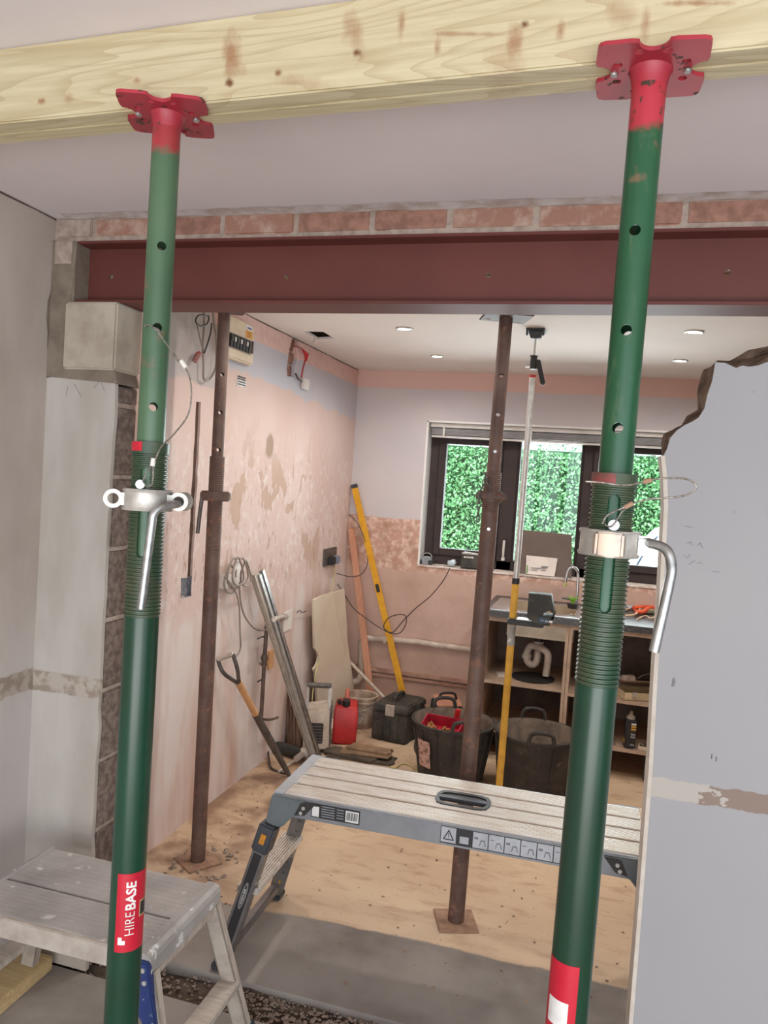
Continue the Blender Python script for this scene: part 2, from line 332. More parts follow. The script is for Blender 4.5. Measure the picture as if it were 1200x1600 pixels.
def cut(o, cutter):
    """boolean difference; cutter is a B"""
    bmesh.ops.recalc_face_normals(cutter.bm, faces=cutter.bm.faces)
    me = bpy.data.meshes.new('c'); cutter.bm.to_mesh(me); cutter.bm.free()
    co = bpy.data.objects.new('c', me); scn.collection.objects.link(co)
    md = o.modifiers.new('b', 'BOOLEAN'); md.object = co; md.operation = 'DIFFERENCE'; md.solver = 'EXACT'
    dg = bpy.context.evaluated_depsgraph_get(); nm = bpy.data.meshes.new_from_object(o.evaluated_get(dg))
    o.modifiers.clear(); o.data = nm; bpy.data.objects.remove(co); bpy.data.meshes.remove(me); return o
def flat(name, splines, thick, m, parent, M, bevel=0):
    """2-D outlines (holes inside) filled and extruded; M places them (local xy plane)"""
    cu = bpy.data.curves.new(name, 'CURVE'); cu.dimensions = '2D'; cu.fill_mode = 'BOTH'; cu.extrude = thick/2; cu.bevel_depth = bevel
    for sp in splines:
        q = cu.splines.new('POLY'); q.points.add(len(sp)-1); q.use_cyclic_u = True
        for i, (x, y) in enumerate(sp): q.points[i].co = (x, y, 0, 1)
    o = bpy.data.objects.new(name, cu); scn.collection.objects.link(o)
    dg = bpy.context.evaluated_depsgraph_get(); me = bpy.data.meshes.new_from_object(o.evaluated_get(dg))
    bpy.data.objects.remove(o); bpy.data.curves.remove(cu); me.transform(M); me.materials.clear(); return link(name, me, m, parent)
def circ(x, y, r, n=16, sx=1): return [(x+r*sx*math.cos(2*math.pi*i/n), y+r*math.sin(2*math.pi*i/n)) for i in range(n)]
def text(name, s, size, m, parent, M, ext=.0004, off=0, wrap=None, sx=1):
    cu = bpy.data.curves.new(name, 'FONT'); cu.body = s; cu.size = size; cu.extrude = ext; cu.offset = off; cu.resolution_u = 3
    o = bpy.data.objects.new(name, cu); scn.collection.objects.link(o)
    dg = bpy.context.evaluated_depsgraph_get(); me = bpy.data.meshes.new_from_object(o.evaluated_get(dg))
    bpy.data.objects.remove(o); bpy.data.curves.remove(cu); me.materials.clear()
    if sx != 1:
        for v in me.vertices: v.co.x *= sx
    if wrap:
        q = bmesh.new(); q.from_mesh(me); bmesh.ops.triangulate(q, faces=q.faces)
        for _ in range(3):
            es = [e for e in q.edges if abs(e.verts[0].co.y-e.verts[1].co.y) > .0025]
            if es: bmesh.ops.subdivide_edges(q, edges=es, cuts=1); bmesh.ops.triangulate(q, faces=q.faces)
        q.to_mesh(me); q.free(); wrap(me)
    me.transform(M); return link(name, me, m, parent)
def copy_thing(root, loc, label=None):
    r = root.copy(); scn.collection.objects.link(r); r.location = loc
    if label: r['label'] = label
    for ch in root.children:
        c = ch.copy(); scn.collection.objects.link(c); c.parent = r
        for g in ch.children:
            d = g.copy(); scn.collection.objects.link(d); d.parent = c
    return r
def st(o): o['kind'] = 'structure'; return o
def cable(name, pts, r, m, label, cat='cable', parent=None, k=6, n=8, group=None):
    o = B().tube(smooth_path(pts, k), r, n).build(name, m, parent, smooth=60)
    if not parent: tag(o, label, cat, group)
    return o
def wl(x, y, off=.0): return PX(x, y, XW+off)
# ------------------------------------------------------------------ ROOM SHELL
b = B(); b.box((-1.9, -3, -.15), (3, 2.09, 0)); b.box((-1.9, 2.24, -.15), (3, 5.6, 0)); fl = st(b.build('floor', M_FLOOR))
# soil trench where the dividing wall's foot was
b = B(); nx, ny = 90, 8; vs = [[b._v((-1.75+4.7*i/nx, 2.09+.15*j/ny, -.03+.022*mn.noise(V((i*.3, j*.6, 0))))) for j in range(ny+1)] for i in range(nx+1)]
for i in range(nx):
    for j in range(ny): b.bm.faces.new((vs[i][j], vs[i+1][j], vs[i+1][j+1], vs[i][j+1]))
tr = b.build('soil_strip', M_SOIL, fl, smooth=60); tr['kind'] = 'stuff'
# ceilings
b = B(); b.box((-1.9, -3, HC), (3, 2.22, HC+.1)); st(b.build('ceiling', M_CEIL))
b = B(); b.box((-1.9, 2.22, HC), (3, 5.6, HC+.013)); ck = st(b.build('ceiling_kitchen', M_CEILK))
hp = [PZ(475, 518, HC), PZ(505, 518.5, HC), PZ(523, 529, HC), PZ(497, 530.5, HC)]
cut(ck, B().prism([(p.x, p.y) for p in hp], HC-.02, HC+.07))
M_VOID = mat('darkened_void_timber', (74, 56, 46), (58, 44, 36), .95, scale=12)  # brown darkened so the hatch opening looks shaded inside
b = B(); vx0, vx1, vy0, vy1 = hp[0].x-.16, hp[2].x+.16, hp[0].y-.16, hp[2].y+.16
b.box((vx0, vy0, HC+.2), (vx1, vy1, HC+.22)); b.box((vx0, vy0, HC+.013), (vx0+.02, vy1, HC+.2)); b.box((vx1-.02, vy0, HC+.013), (vx1, vy1, HC+.2)); b.box((vx0, vy0, HC+.013), (vx1, vy0+.02, HC+.2)); b.box((vx0, vy1-.02, HC+.013), (vx1, vy1, HC+.2)); b.build('ceiling_void', M_VOID, ck)
B().box((hp[2].x-.03, vy0, HC+.03), (hp[2].x+.02, vy1, HC+.19)).build('ceiling_joist', M_VOID, ck)
# side wall with chased channel, socket pocket and brick-deep hole
wa = B(); wa.box((XW-.2, -3, -.15), (XW, 5.6, 2.42)); wleft = st(wa.build('wall_left', M_LEFT))
def poly_cut(pts, depth):
    a = [wl(*p) for p in pts]; bb = B(); bb.loft([[V((XW-depth, q.y, q.z)) for q in a], [V((XW+.02, q.y, q.z)) for q in a]]); return bb
def chan():
    L, R = [], []
    for i in range(19):
        y = 628+i*(905-628)/18; x = 310.5-(y-628)*.051; q = 3.4 if i not in (5, 9, 13) else 4
        L.append((x-q-random.random(), y)); R.append((x+q+random.random(), y))
    return L+R[::-1]
CH = chan()
cut(wleft, poly_cut(CH, .014))
cut(wleft, poly_cut([(283, 903), (299, 905), (299, 932), (283, 932)], .03))
hole = [(457, 528), (463, 526), (467, 531), (463, 545), (464, 560), (461, 572), (460, 589), (449, 588), (448, 577), (450, 560), (452, 545)]
cut(wleft, poly_cut(hole, .03))
a = [wl(*p) for p in CH]; B().loft([[V((XW-.02, q.y, q.z)) for q in a], [V((XW-.011, q.y, q.z)) for q in a]]).build('chase_backing', mat('chase_brown', (98, 72, 58), (70, 50, 40), .95, scale=30), wleft)  # channel backing coloured darker brown than the plaster
h0 = [wl(*p) for p in hole]; zs = [q.z for q in h0]; ys = [q.y for q in h0]
zc = min(zs)
while zc < max(zs): B().box((XW-.05, min(ys)-.02, zc+.006), (XW-.02, max(ys)+.02, min(zc+.07, 2.4))).build('brick', M_BRICK, wleft, bevel=.003); zc += .075
# metal back box in socket pocket
a = [wl(*p) for p in ((284, 904), (298, 906), (298, 931), (284, 931))]; y0, y1 = min(q.y for q in a), max(q.y for q in a); z0, z1 = min(q.z for q in a), max(q.z for q in a)
pb = B(); pb.box((XW-.012, y0, z0), (XW-.010, y1, z1)); pb.box((XW-.03, y0, z0), (XW+.001, y0+.003, z1)); pb.box((XW-.03, y1-.003, z0), (XW+.001, y1, z1)); pb.box((XW-.03, y0, z1-.003), (XW+.001, y1, z1)); pb.box((XW-.03, y0, z0), (XW+.001, y1, z0+.003))
pb.box((XW-.01, y0+.02, z0+.01), (XW-.007, y1-.02, z0+.02))
tag(pb.build('socket_back_box', mat('galvanised_box', (110, 112, 120), (150, 150, 156), .4, .6, scale=60)), 'empty metal back box sunk in plaster below the vertical chased channel', 'back box')
# window wall
b = B(); T = .34; wx0, wx1, wz0, wz1 = -1.21, .62, 1.045, 2.066
b.box((-1.9, YB, -.15), (wx0, YB+T, 2.42)); b.box((wx1, YB, -.15), (3, YB+T, 2.42)); b.box((wx0, YB, wz1), (wx1, YB+T, 2.42)); b.box((wx0, YB, -.15), (wx1, YB+T, wz0)); wb = st(b.build('wall_back', M_BACK))
m_rev = mat('white_reveal', (236, 236, 234), (228, 226, 222), .6)
b = B(); b.box((wx0-.001, YB-.002, wz0), (wx0+.012, YB+.16, wz1)); b.box((wx0, YB-.002, wz1-.012), (wx1, YB+.16, wz1+.001)); b.build('reveal_lining', m_rev, wb)
b = B(); rim = []
for i in range(40):
    x = wx0+i*(wx1-wx0)/39; rim.append(x)
b.loft([[V((x, YB-.004-.006*random.random(), wz0+.002)), V((x, YB+.18, wz0+.002)), V((x, YB+.18, wz0+.016)), V((x, YB-.002-.008*random.random(), wz0+.012))] for x in rim]); b.build('sill', mat('plaster_sill', (226, 214, 206), (196, 176, 162), .8, scale=20, bump=.4), wb)
# window_1: brown frame, three lights, panes
win = thing('window_1', None, None, (-.3, YB+.14, wz0)); win['kind'] = 'structure'
FY0, FY1 = YB+.13, YB+.19
b = B(); zb, zt = wz0+.016, wz1-.01
b.box((wx0+.01, FY0, zb), (wx0+.075, FY1, zt)); b.box((wx1-.06, FY0, zb), (wx1, FY1, zt)); b.box((wx0+.01, FY0, zb), (wx1, FY1, zb+.065)); b.box((wx0+.01, FY0, zt-.09), (wx1, FY1, zt))
mulls = [(-.685, -.575), (-.145, -.075)]
for m0, m1 in mulls: b.box((m0, FY0, zb), (m1, FY1, zt))
b.build('window_frame', M_FRAME, win, bevel=.006)
bays = [(wx0+.075, mulls[0][0]), (mulls[0][1], mulls[1][0]), (mulls[1][1], wx1-.06)]
for i, (x0, x1) in enumerate(bays):
    f = .05 if i != 1 else .012; b = B(); A, Z = zb+.065, zt-.09
    b.box((x0, FY0-.015, A), (x0+f, FY1-.01, Z)); b.box((x1-f, FY0-.015, A), (x1, FY1-.01, Z)); b.box((x0+f, FY0-.015, A), (x1-f, FY1-.01, A+f)); b.box((x0+f, FY0-.015, Z-f), (x1-f, FY1-.01, Z))
    s = b.build('sash', M_FRAME, win, bevel=.005)
    B().box((x0+f-.005, FY0+.02, A+f-.005), (x1-f+.005, FY0+.026, Z-f+.005)).build('pane', M_PANE, s)
hd = B(); hd.box((-.64, FY0-.045, 1.13), (-.62, FY0-.004, 1.15)); hd.tube(smooth_path([(-.63, FY0-.03, 1.14), (-.63, FY0-.045, 1.19), (-.63, FY0-.045, 1.27)]), .008, 8); hd.build('window_handle', M_WHITE, win, smooth=True)
# venetian blind, pulled up
bl = thing('venetian_blind', 'grey venetian blind pulled up in a stack at the window head', 'blind', (-.3, YB+.06, wz1-.02))
B().box((wx0+.02, YB+.03, wz1-.042), (wx1-.02, YB+.075, wz1-.014)).build('headrail', M_WHITE, bl, bevel=.003)
msl = mat('grey_slat', (186, 184, 184), (170, 168, 170), .5)
for i in range(9): B().box((wx0+.03, YB+.028, wz1-.052-i*.0052), (wx1-.03, YB+.078, wz1-.0495-i*.0052)).build('slat', msl, bl)
B().box((wx0+.03, YB+.028, wz1-.112), (wx1-.03, YB+.078, wz1-.100)).build('bottom_rail', M_WHITE, bl, bevel=.003)
for x in (-1.1, -.5, .02, .45): B().box((x, YB+.024, wz1-.108), (x+.012, YB+.027, wz1-.03)).build('ladder_tape', M_WHITE, bl)
# ------------------------------------------------------------------ dividing wall
M_PINKP = mat('pink_plaster_edge', (214, 180, 160), (204, 168, 148), .85)
wdl = B(); XN = -1.482
def rag(x0, x1, z, k, amp): return [(x0+(x1-x0)*i/k, z+random.uniform(-amp, amp)) for i in range(k+1)]
top = [(XW, 1.896), (-1.715, 1.900), (-1.69, 1.902), (-1.66, 1.897), (-1.62, 1.905), (-1.58, 1.897), (-1.55, 1.90), (-1.53, 1.889), (-1.50, 1.892), (XN, 1.885)]
side = [(XN+random.uniform(-.004, .004), 1.88-i*.06) for i in range(1, 31)]
wdl.prism([(XW, 0)]+top+side+[(XN, 0)], 0, .016, Matrix(((1,0,0,0),(0,0,1,YD),(0,1,0,0),(0,0,0,1))))
wl_ = st(wdl.build('wall_middle_left', M_NIB))
zj = [1.885]+[1.8215-.2275*i for i in range(8)]+[0]
for i in range(len(zj)-1):
    B().box((XW, YD+.016, zj[i+1]+.006), (-1.479+random.uniform(-.004, .003), YD+.118, zj[i]-.006)).build('block', M_BLOCK, wl_, bevel=.004)
b = B()
for z in zj[1:-1]: b.box((XW, YD+.018, z-.007), (-1.484, YD+.116, z+.007))
b.build('mortar_joint', M_MORT, wl_)
B().box((XW, YD+.118, 0), (-1.462, YD+.134, 1.93)).build('kitchen_plaster', mat('pink_plaster_edge', (214, 180, 160), (204, 168, 148), .85), wl_)
B().box((XW+.001, YD+.0, 1.90), (-1.50, YD+.13, 2.132)).build('header_mortar', M_MORTD, wl_)
B().box((XW+.001, YD+.0, 2.132), (-1.648, YD+.13, 2.327)).build('header_mortar', M_MORTD, wl_)
B().box((-1.5, YD+.118, 1.93), (-1.462, YD+.134, 2.132)).build('kitchen_plaster', M_PINKP, wl_)
# cement bed and padstone
bb = B(); bo = [(XW, 1.90), (XN+.01, 1.885), (XN-.002, 1.925), (-1.56, 1.922), (-1.62, 1.94), (-1.665, 1.925), (-1.668, 2.10), (-1.672, 2.14), (XW, 2.15)]
bb.prism(bo, -.004, .11, Matrix(((1,0,0,0),(0,0,1,YD),(0,1,0,0),(0,0,0,1)))); bb.build('cement_bed', M_MORTD, wl_)
B().box((-1.667, YD-.018, 1.924), (-1.477, YD+.125, 2.134)).build('padstone', M_PAD, wl_, bevel=.006)
bb = B(); bb.prism([(XW, 2.13), (-1.66, 2.13), (-1.648, 2.24), (-1.645, 2.325), (XW, 2.325)], -.002, .12, Matrix(((1,0,0,0),(0,0,1,YD),(0,1,0,0),(0,0,0,1)))); bb.build('bearing_fill', M_MORTD, wl_)
B().box((XW+.008, YD-.006, 2.25), (-1.655, YD+.1, 2.328)).build('block', M_MORT, wl_, bevel=.005)
# torn plaster edge on side wall near the bearing
tp = [(72, 590), (79, 586), (76, 575), (77, 560), (73, 540), (74, 520), (72, 500), (74, 470), (78, 458), (85, 450), (87, 430), (89, 410), (91, 390), (92, 380), (92.5, 420), (91, 470), (89, 520), (88, 592)]
a = [wl(*p) for p in tp]; B().loft([[V((XW-.002, min(q.y, YD), q.z)) for q in a], [V((XW+.0025, min(q.y, YD), q.z)) for q in a]]).build('torn_plaster', M_MORTD, wleft)
# bricks over the beam
hdr = B(); hdr.box((XW, YD+.008, 2.328), (2.9, YD+.12, HC-.0005)); hdr = st(hdr.build('wall_middle_header', M_MORT))
js = [-1.73, -1.592, -1.36, -1.145, -.912, -.679, -.458, -.225, .0, .145, .36, .585, .81, 1.035, 1.26, 1.485, 1.71, 1.935, 2.16, 2.385, 2.61]
for i, (x0, x1) in enumerate(zip(js, js[1:])):
    y = YD+random.uniform(0, .006); z = 2.337+random.uniform(-.002, .002)
    B().hexa([(x0+.006, y, z), (x1-.006, y+.002, z+.001), (x1-.006, y+.09, z), (x0+.006, y+.09, z), (x0+.006, y, HC-.004), (x1-.006, y+.001, HC-.003), (x1-.006, y+.09, HC-.003), (x0+.006, y+.09, HC-.004)]).build('brick', random.choice((M_BRICK, M_BRICK2, M_BRICK2)) if i else M_MORT, hdr, bevel=.004)
# right-hand remainder of the wall with its broken top
fr = [(987, 1600), (1003, 1400), (1018, 1200), (1026, 1050), (1034, 940), (1039, 850), (1042, 790), (1040, 740), (1037, 712), (1043, 700), (1047, 685), (1058, 672), (1070, 664), (1083, 658), (1092, 652), (1101, 638), (1106, 615), (1113, 595), (1118, 566), (1133, 567), (1150, 575), (1160, 571), (1170, 573), (1185, 571), (1200, 565)]
bk = [(987, 1600), (1003, 1400), (1018, 1200), (1026, 1050), (1034, 940), (1039, 850), (1042, 790), (1040, 740), (1034, 690), (1036, 680), (1040, 676), (1052, 671), (1065, 664), (1073, 650), (1082, 645), (1090, 640), (1089, 612), (1095, 588), (1099, 578), (1111, 573), (1121, 563), (1140, 564), (1156, 555), (1169, 547), (1200, 541)]
F = [PY(x, y, YD) for x, y in fr]; K = [PY(x, y, YD+.12) for x, y in bk]
for i in range(8): K[i] = V((F[i].x-.001, YD+.12, F[i].z))
f0 = V((F[0].x, YD, 0)); k0 = V((F[0].x, YD+.12, 0))
ext = [(.55, 2.01), (.62, 2.04), (.7, 2.03), (.8, 2.07), (.95, 2.10), (1.1, 2.125), (2.9, 2.13)]
FF = [f0]+F+[V((x, YD, z)) for x, z in ext]; KK = [k0]+K+[V((x, YD+.12, z+.03 if z < 2.1 else 2.13)) for x, z in ext]
wr = B(); wr.loft([[V((p.x, YD, p.z)) for p in FF]+[V((2.9, YD, 0))], [V((p.x, YD+.011, p.z)) for p in FF]+[V((2.9, YD+.011, 0))]]); wright = st(wr.build('wall_middle_right', M_NIBR))
b = B(); n = len(FF); rows = []
for j in range(6):
    t = j/5; row = []
    for i in range(n):
        p = FF[i].lerp(KK[i], t); p.y = YD+.011+.109*t
        if 0 < j < 5 and 9 <= i: p.z += random.uniform(-.012, .004); p.x += random.uniform(-.004, .012)
        elif j == 0: p = p+V((.002, 0, -.002))
        row.append(p)
    rows.append(row+[V((2.9, rows and YD+.011+.109*t or YD+.011, 0))])
b.loft(rows); b.build('broken_masonry', M_BROKEN, wright)
b = B(); jp = [V((F[0].x, 0, 0))]+[V((p.x, 0, p.z)) for p in F[:9]]
b.loft([[V((p.x+dx, y, p.z)) for dx, y in ((-.007, YD-.001), (-.007, YD+.123), (.003, YD+.123), (.003, YD-.001))] for p in jp]); b.build('jamb_edge', mat('jamb_plaster', (214, 204, 192), (200, 188, 174), .85, scale=16), wright)
# far side walls outside the view
B().box((2.9, 2.22, -.15), (3.0, 5.6, 2.42)).build('wall_kitchen_side', M_BACK)['kind'] = 'structure'
B().box((2.9, -.2, -.15), (3.0, 2.22, 2.42)).build('wall_side', M_NIBR)['kind'] = 'structure'
# ------------------------------------------------------------------ steel beam
bx0 = -1.645; sb = thing('steel_beam', 'red oxide painted steel beam spanning the opening under the bricks', 'steel beam', (0, 2.165, 2.135))
b = B(); b.box((bx0, 2.10, 2.135), (2.9, 2.233, 2.1435)); b.build('bottom_flange', M_BEAM, sb, bevel=.002)
b = B(); b.box((bx0, 2.10, 2.318), (2.9, 2.233, 2.3265)); b.build('top_flange', M_BEAM, sb, bevel=.002)
hl = [[(bx0, 2.1435), (2.9, 2.1435), (2.9, 2.318), (bx0, 2.318)]]
for p in ((174, 432.5), (447.5, 433), (762.5, 430.5), (1137, 425.5)): q = PY(*p, 2.163); hl.append(circ(q.x, q.z, .0075))
flat('web', hl, .006, M_BEAM, sb, Matrix(((1,0,0,0),(0,0,-1,2.166),(0,1,0,0),(0,0,0,1))))
b = B()
for i in range(7): x = -1.1+i*.13; b.hexa([(x, 2.11, 2.327), (x+.11, 2.11, 2.327), (x+.11, 2.2, 2.327), (x, 2.2, 2.327), (x, 2.11, 2.332), (x+.11, 2.11, 2.331), (x+.11, 2.2, 2.331), (x, 2.2, 2.332)])
b.build('packing_slate', M_MORTD, hdr)
# ------------------------------------------------------------------ twin timbers (needle plate) carried by the green props
u = V((1, -.045, 0)).normalized(); vv = V((.045, 1, 0)).normalized(); o0 = V((-.75, 1.198, 2.262))
for i, lab in enumerate(('pale treated timber plank laid across both green props, face to viewer', 'second treated timber plank behind the first, along the ceiling')):
    M = Matrix.Translation(o0) @ Matrix((u, vv, V((0, 0, 1)))).transposed().to_4x4()
    tt = B(M).box((-.95, i*.0405, 0), (2.3, i*.0405+.0395, .1375-.003*i)).build('timber_plank', M_TIM, bevel=.003); tag(tt, lab, 'timber', 'timber planks over the green props')
# ------------------------------------------------------------------ PROPS
def axis_frame(P0, P1, turn=0):
    z = (P1-P0).normalized(); fr_ = V((CAM.x-P0.x, CAM.y-P0.y, 0)).normalized(); fr_.rotate(Matrix.Rotation(turn, 3, 'Z'))
    y = -(fr_ - z*fr_.dot(z)).normalized(); x = y.cross(z); return Matrix.Translation(P0) @ Matrix((x, y, z)).transposed().to_4x4()
def thread_prof(r, z0, z1, pitch, d):
    p = []; z = z0
    while z < z1-pitch: p += [(r-d, z), (r-d, z+pitch*.32), (r, z+pitch*.5), (r, z+pitch*.82)]; z += pitch
    return p+[(r-d, z), (r-d, z1)]
def head_outline(h, r):
    pts = []; c_ = h*.14
    for k in range(4):
        a = k*math.pi/2; c, s = math.cos(a), math.sin(a)
        loc = [(h, -h+c_), (h+.002, -r*1.5)]+[(h-r*math.cos(t), r*math.sin(t)) for t in [-math.pi/2+math.pi*i/8 for i in range(9)]]+[(h+.002, r*1.5), (h, h-c_), (h-c_*.3, h-c_*.3)]
        pts += [(x*c-y*s, x*s+y*c) for x, y in loc]
    return pts
def green_prop(P0, P1, zf, cfg, label):
    L = (P1-P0).length; M = axis_frame(P0, P1); t = thing('steel_prop', label, 'steel prop', P0, 'green steel props under the timbers')
    Zp = lambda py: on_line(P0, P1, py)*L
    B(M).box((-.075, -.075, 0), (.075, .075, .006)).build('base_plate', M_GRNO, t, bevel=.002)
    zt1, zt0, zc = Zp(cfg['tt']), Zp(cfg['tb']), Zp(cfg['col'])
    o = B(M); o.lathe([(.0302, .006), (.0302, zt0-.01), (.0302, zt0)]+thread_prof(.0318, zt0, zt1, .0068, .0026)+[(.0265, zt1), (.0265, zt0-.3)], 40)
    ot = o.build('outer_tube', M_GRNO, t, smooth=50); ot.data.materials.append(M_THR)
    Mi = M.inverted()
    for f in ot.data.polygons:
        c = Mi @ f.center
        if c.z > zt0-.004: f.material_index = 1
    c = B(M); za, zb_ = Zp(cfg['sb']), Zp(cfg['st']); w_ = .0085; pl = [(w_*math.cos(a), zb_+w_*math.sin(a)) for a in [i*math.pi/8 for i in range(9)]]+[(w_*math.cos(a), za+w_*math.sin(a)) for a in [math.pi+i*math.pi/8 for i in range(9)]]
    c.prism(pl, .0, .06, Matrix(((1,0,0,cfg.get('sx', 0)),(0,0,-1,0),(0,1,0,0),(0,0,0,1)))); cut(ot, c); ot.data.shade_smooth(); ot.data.set_sharp_from_angle(angle=math.radians(40))
    # red smear on the first threads
    B(M).lathe([(.0325, zt1-.018), (.0325, zt1+.0005), (.029, zt1+.0005)], 40, caps=False).build('rim', M_THR, ot, smooth=50)
    s0, s1 = (cfg['ra'][0], cfg['ra'][1]); rg = [[(.0328*math.sin(s0+(s1-s0)*i/8), -.0328*math.cos(s0+(s1-s0)*i/8), z) for i in range(9)] for z in (zt1-.016-.0*0, zt1)]
    B(M).loft(rg, closed=False).build('red_mark', cfg.get('rm', M_STICK), ot, smooth=60)
    it = B(M); it.lathe([(.02415, zt0-.25), (.02415, L-.006), (.0205, L-.006), (.0205, zt0-.25), (.02415, zt0-.25)], 36, caps=False)
    it = it.build('inner_tube', m_green(cfg['mk'], P0.z+Zp(cfg['red']), *(() if cfg['mk'] else ((32, 84, 54), (28, 74, 46)))), t, smooth=50)
    for h in cfg['holes']:
        zh = Zp(h); cut(it, B(M).cyl((cfg['hx'], -.06, zh), (cfg['hx']*-1, .06, zh), .0078, n=16))
    it.data.shade_smooth(); it.data.set_sharp_from_angle(angle=math.radians(40))
    hs = cfg['head']; H = M @ Matrix.Translation((0, 0, L-.003)) @ Matrix.Rotation(cfg['hr'], 4, 'Z')
    holes = [circ(sx*hs*.62, sy*hs*.3, .0065, 10) for sx in (-1, 1) for sy in (-1, 1)]+[circ(sx*hs*.25, sy*hs*.7, .006, 10, 1.2) for sx in (-1, 1) for sy in (-1, 1)]
    hp_ = flat('head_plate', [head_outline(hs, hs*.27)]+holes, .006, M_REDPL, t, H)
    B(M).lathe([(.031, L-.006), (.0275, L-.012), (.0252, L-.024), (.0242, L-.03)], 32, caps=False).build('weld', M_REDPL, hp_, smooth=60)
    for sx in (-1, 1): B(H).lathe([(.0045, -.0065), (.006, -.0045), (.006, -.003)], 10, Matrix.Translation((sx*hs*.68, 0, 0))).build('screw', M_ZINC, hp_)
    return t, M, Zp, zc
# first prop
P1 = PY(262, 176, 1.222); P1.z = 2.262; Pm = PY(191, 1560, 1.20); P0 = P1 + (Pm-P1)*(2.262/(2.262-Pm.z))
g1, M1, Z1, zc1 = green_prop(P0, P1, 0, dict(tt=692, tb=962, col=781, st=738, sb=862, sx=-.006, red=243, mk=True, holes=(390, 515, 637), hx=.004, head=.073, hr=-.21, ra=(-1.3, -.45)), 'green steel prop holding up the timber, with lettered red sticker')
def collar(M, z, t, lugs):
    b = B(M); b.lathe([(.034, z-.019), (.0425, z-.019), (.044, z-.016), (.0415, z-.012), (.0415, z+.012), (.044, z+.016), (.0425, z+.019), (.034, z+.019), (.034, z-.019)], 40, caps=False)
    return b.build('collar_nut', M_GALV, t, smooth=45)
cn = collar(M1, zc1, g1, 0)
def ring_lug(M, x, z, name='collar_lug', y=-.006):
    b = B(M); prof = [(.0165, -.008), (.0165, .008), (.0095, .008), (.0095, -.008), (.0165, -.008)]
    b.lathe(prof, 24, Matrix.Translation((x, y, z)) @ Matrix.Rotation(math.pi/2, 4, 'X'), caps=False); s_ = 1 if x > 0 else -1
    b.box((min(x-s_*.030, x-s_*.013), y-.006, z-.011), (max(x-s_*.030, x-s_*.013), y+.006, z+.011)); return b.build(name, M_GALV, cn, smooth=40)
ring_lug(M1, -.058, zc1); ring_lug(M1, .052, zc1, y=-.02); 
B(M1).tube([(.055, .0, zc1), (.066, .012, zc1)], .017, 16).build('collar_lug', M_GALV, cn, smooth=50)
B(M1).tube(smooth_path([(.058, .01, zc1-.004), (.050, -.03, zc1-.004), (.028, -.056, zc1-.008), (.012, -.064, zc1-.02), (.008, -.064, zc1-.05), (-.002, -.062, zc1-.185)]), .0072, 14).build('turning_handle', M_ZINC, g1, smooth=60)
zp = Z1(757); B(M1).cyl((-.014, .04, zp), (-.014, -.047, zp), .0078, n=18).build('locking_pin', M_ZINC, g1, smooth=40)
yk = 1.155
def CB(px, y): return [PY(a_, b_, y) for a_, b_ in px]
cw = B().tube(smooth_path(CB([(226, 511), (230, 507), (243, 514), (262, 540), (283, 566)], 1.19)), .0014, 6).build('safety_wire', M_WIRE, g1, smooth=60)
B().tube(smooth_path(CB([(289, 573), (297, 592), (299, 620), (293, 650), (272, 678), (252, 698), (243, 718), (239, 724)], yk)), .0014, 6).build('safety_wire', M_WIRE, g1, smooth=60)
B().tube(CB([(239, 722), (228, 740), (223, 752), (229, 760)], yk), .0012, 6).build('safety_wire', M_WIRE, g1, smooth=60)
B().tube(CB([(239, 722), (239, 745), (238, 757), (231, 761)], yk), .0012, 6).build('safety_wire', M_WIRE, g1, smooth=60)
B().tube(CB([(269, 552), (276, 562), (287, 573)], 1.20), .0012, 6).build('safety_wire', M_WIRE, g1, smooth=60)
for a_, c_ in (((283, 564), (291, 575)), ((240, 716), (238, 728))): B().tube(CB([a_, c_], yk), .0042, 8).build('ferrule', M_WHITE, g1, smooth=60)
def sticker(M, z0, z1, a0, a1, r, t, name='sticker', m=None):
    b = B(M); n_ = 20; b.loft([[(r*math.sin(a0+(a1-a0)*i/n_), -r*math.cos(a0+(a1-a0)*i/n_), z) for i in range(n_+1)] for z in (z0, z1)], closed=False); return b.build(name, m or M_STICK, t, smooth=60)
zs1, zs0 = Z1(1353), Z1(1473); s1 = sticker(M1, zs0, zs1, -.62, 1.45, .0306, g1)
def wrapper(r, z0, a0):   # text runs upward; local x -> z, local y -> angle (leftwards)
    def f(me):
        for v in me.vertices:
            an = a0 - v.co.y/r; R_ = r+v.co.z; v.co = V((R_*math.sin(an), -R_*math.cos(an), z0+v.co.x))
    return f
zl = zs0+.033
text('lettering', 'HIRE', .0240, M_LAB, s1, M1, .0002, -.0002, wrapper(.0313, zl-.004, .46), .88)
text('lettering', 'BASE', .0240, M_LAB, s1, M1, .0002, .0006, wrapper(.0313, zl+.0425, .46), .98)
for a0, a1, d0, d1 in ((-.42, -.02, .014, .0215), (-.42, -.20, .014, .0275)): sticker(M1, zs0+d0, zs0+d1, a0, a1, .0311, s1, 'emblem', M_LAB)
sticker(M1, zs0+.058, zs0+.088, .75, 1.35, .0309, s1, 'small_label', mat('label_beige', (196, 170, 120), None, .5)); sticker(M1, zs0+.061, zs0+.085, .82, 1.3, .0312, s1, 'small_label', M_INK)
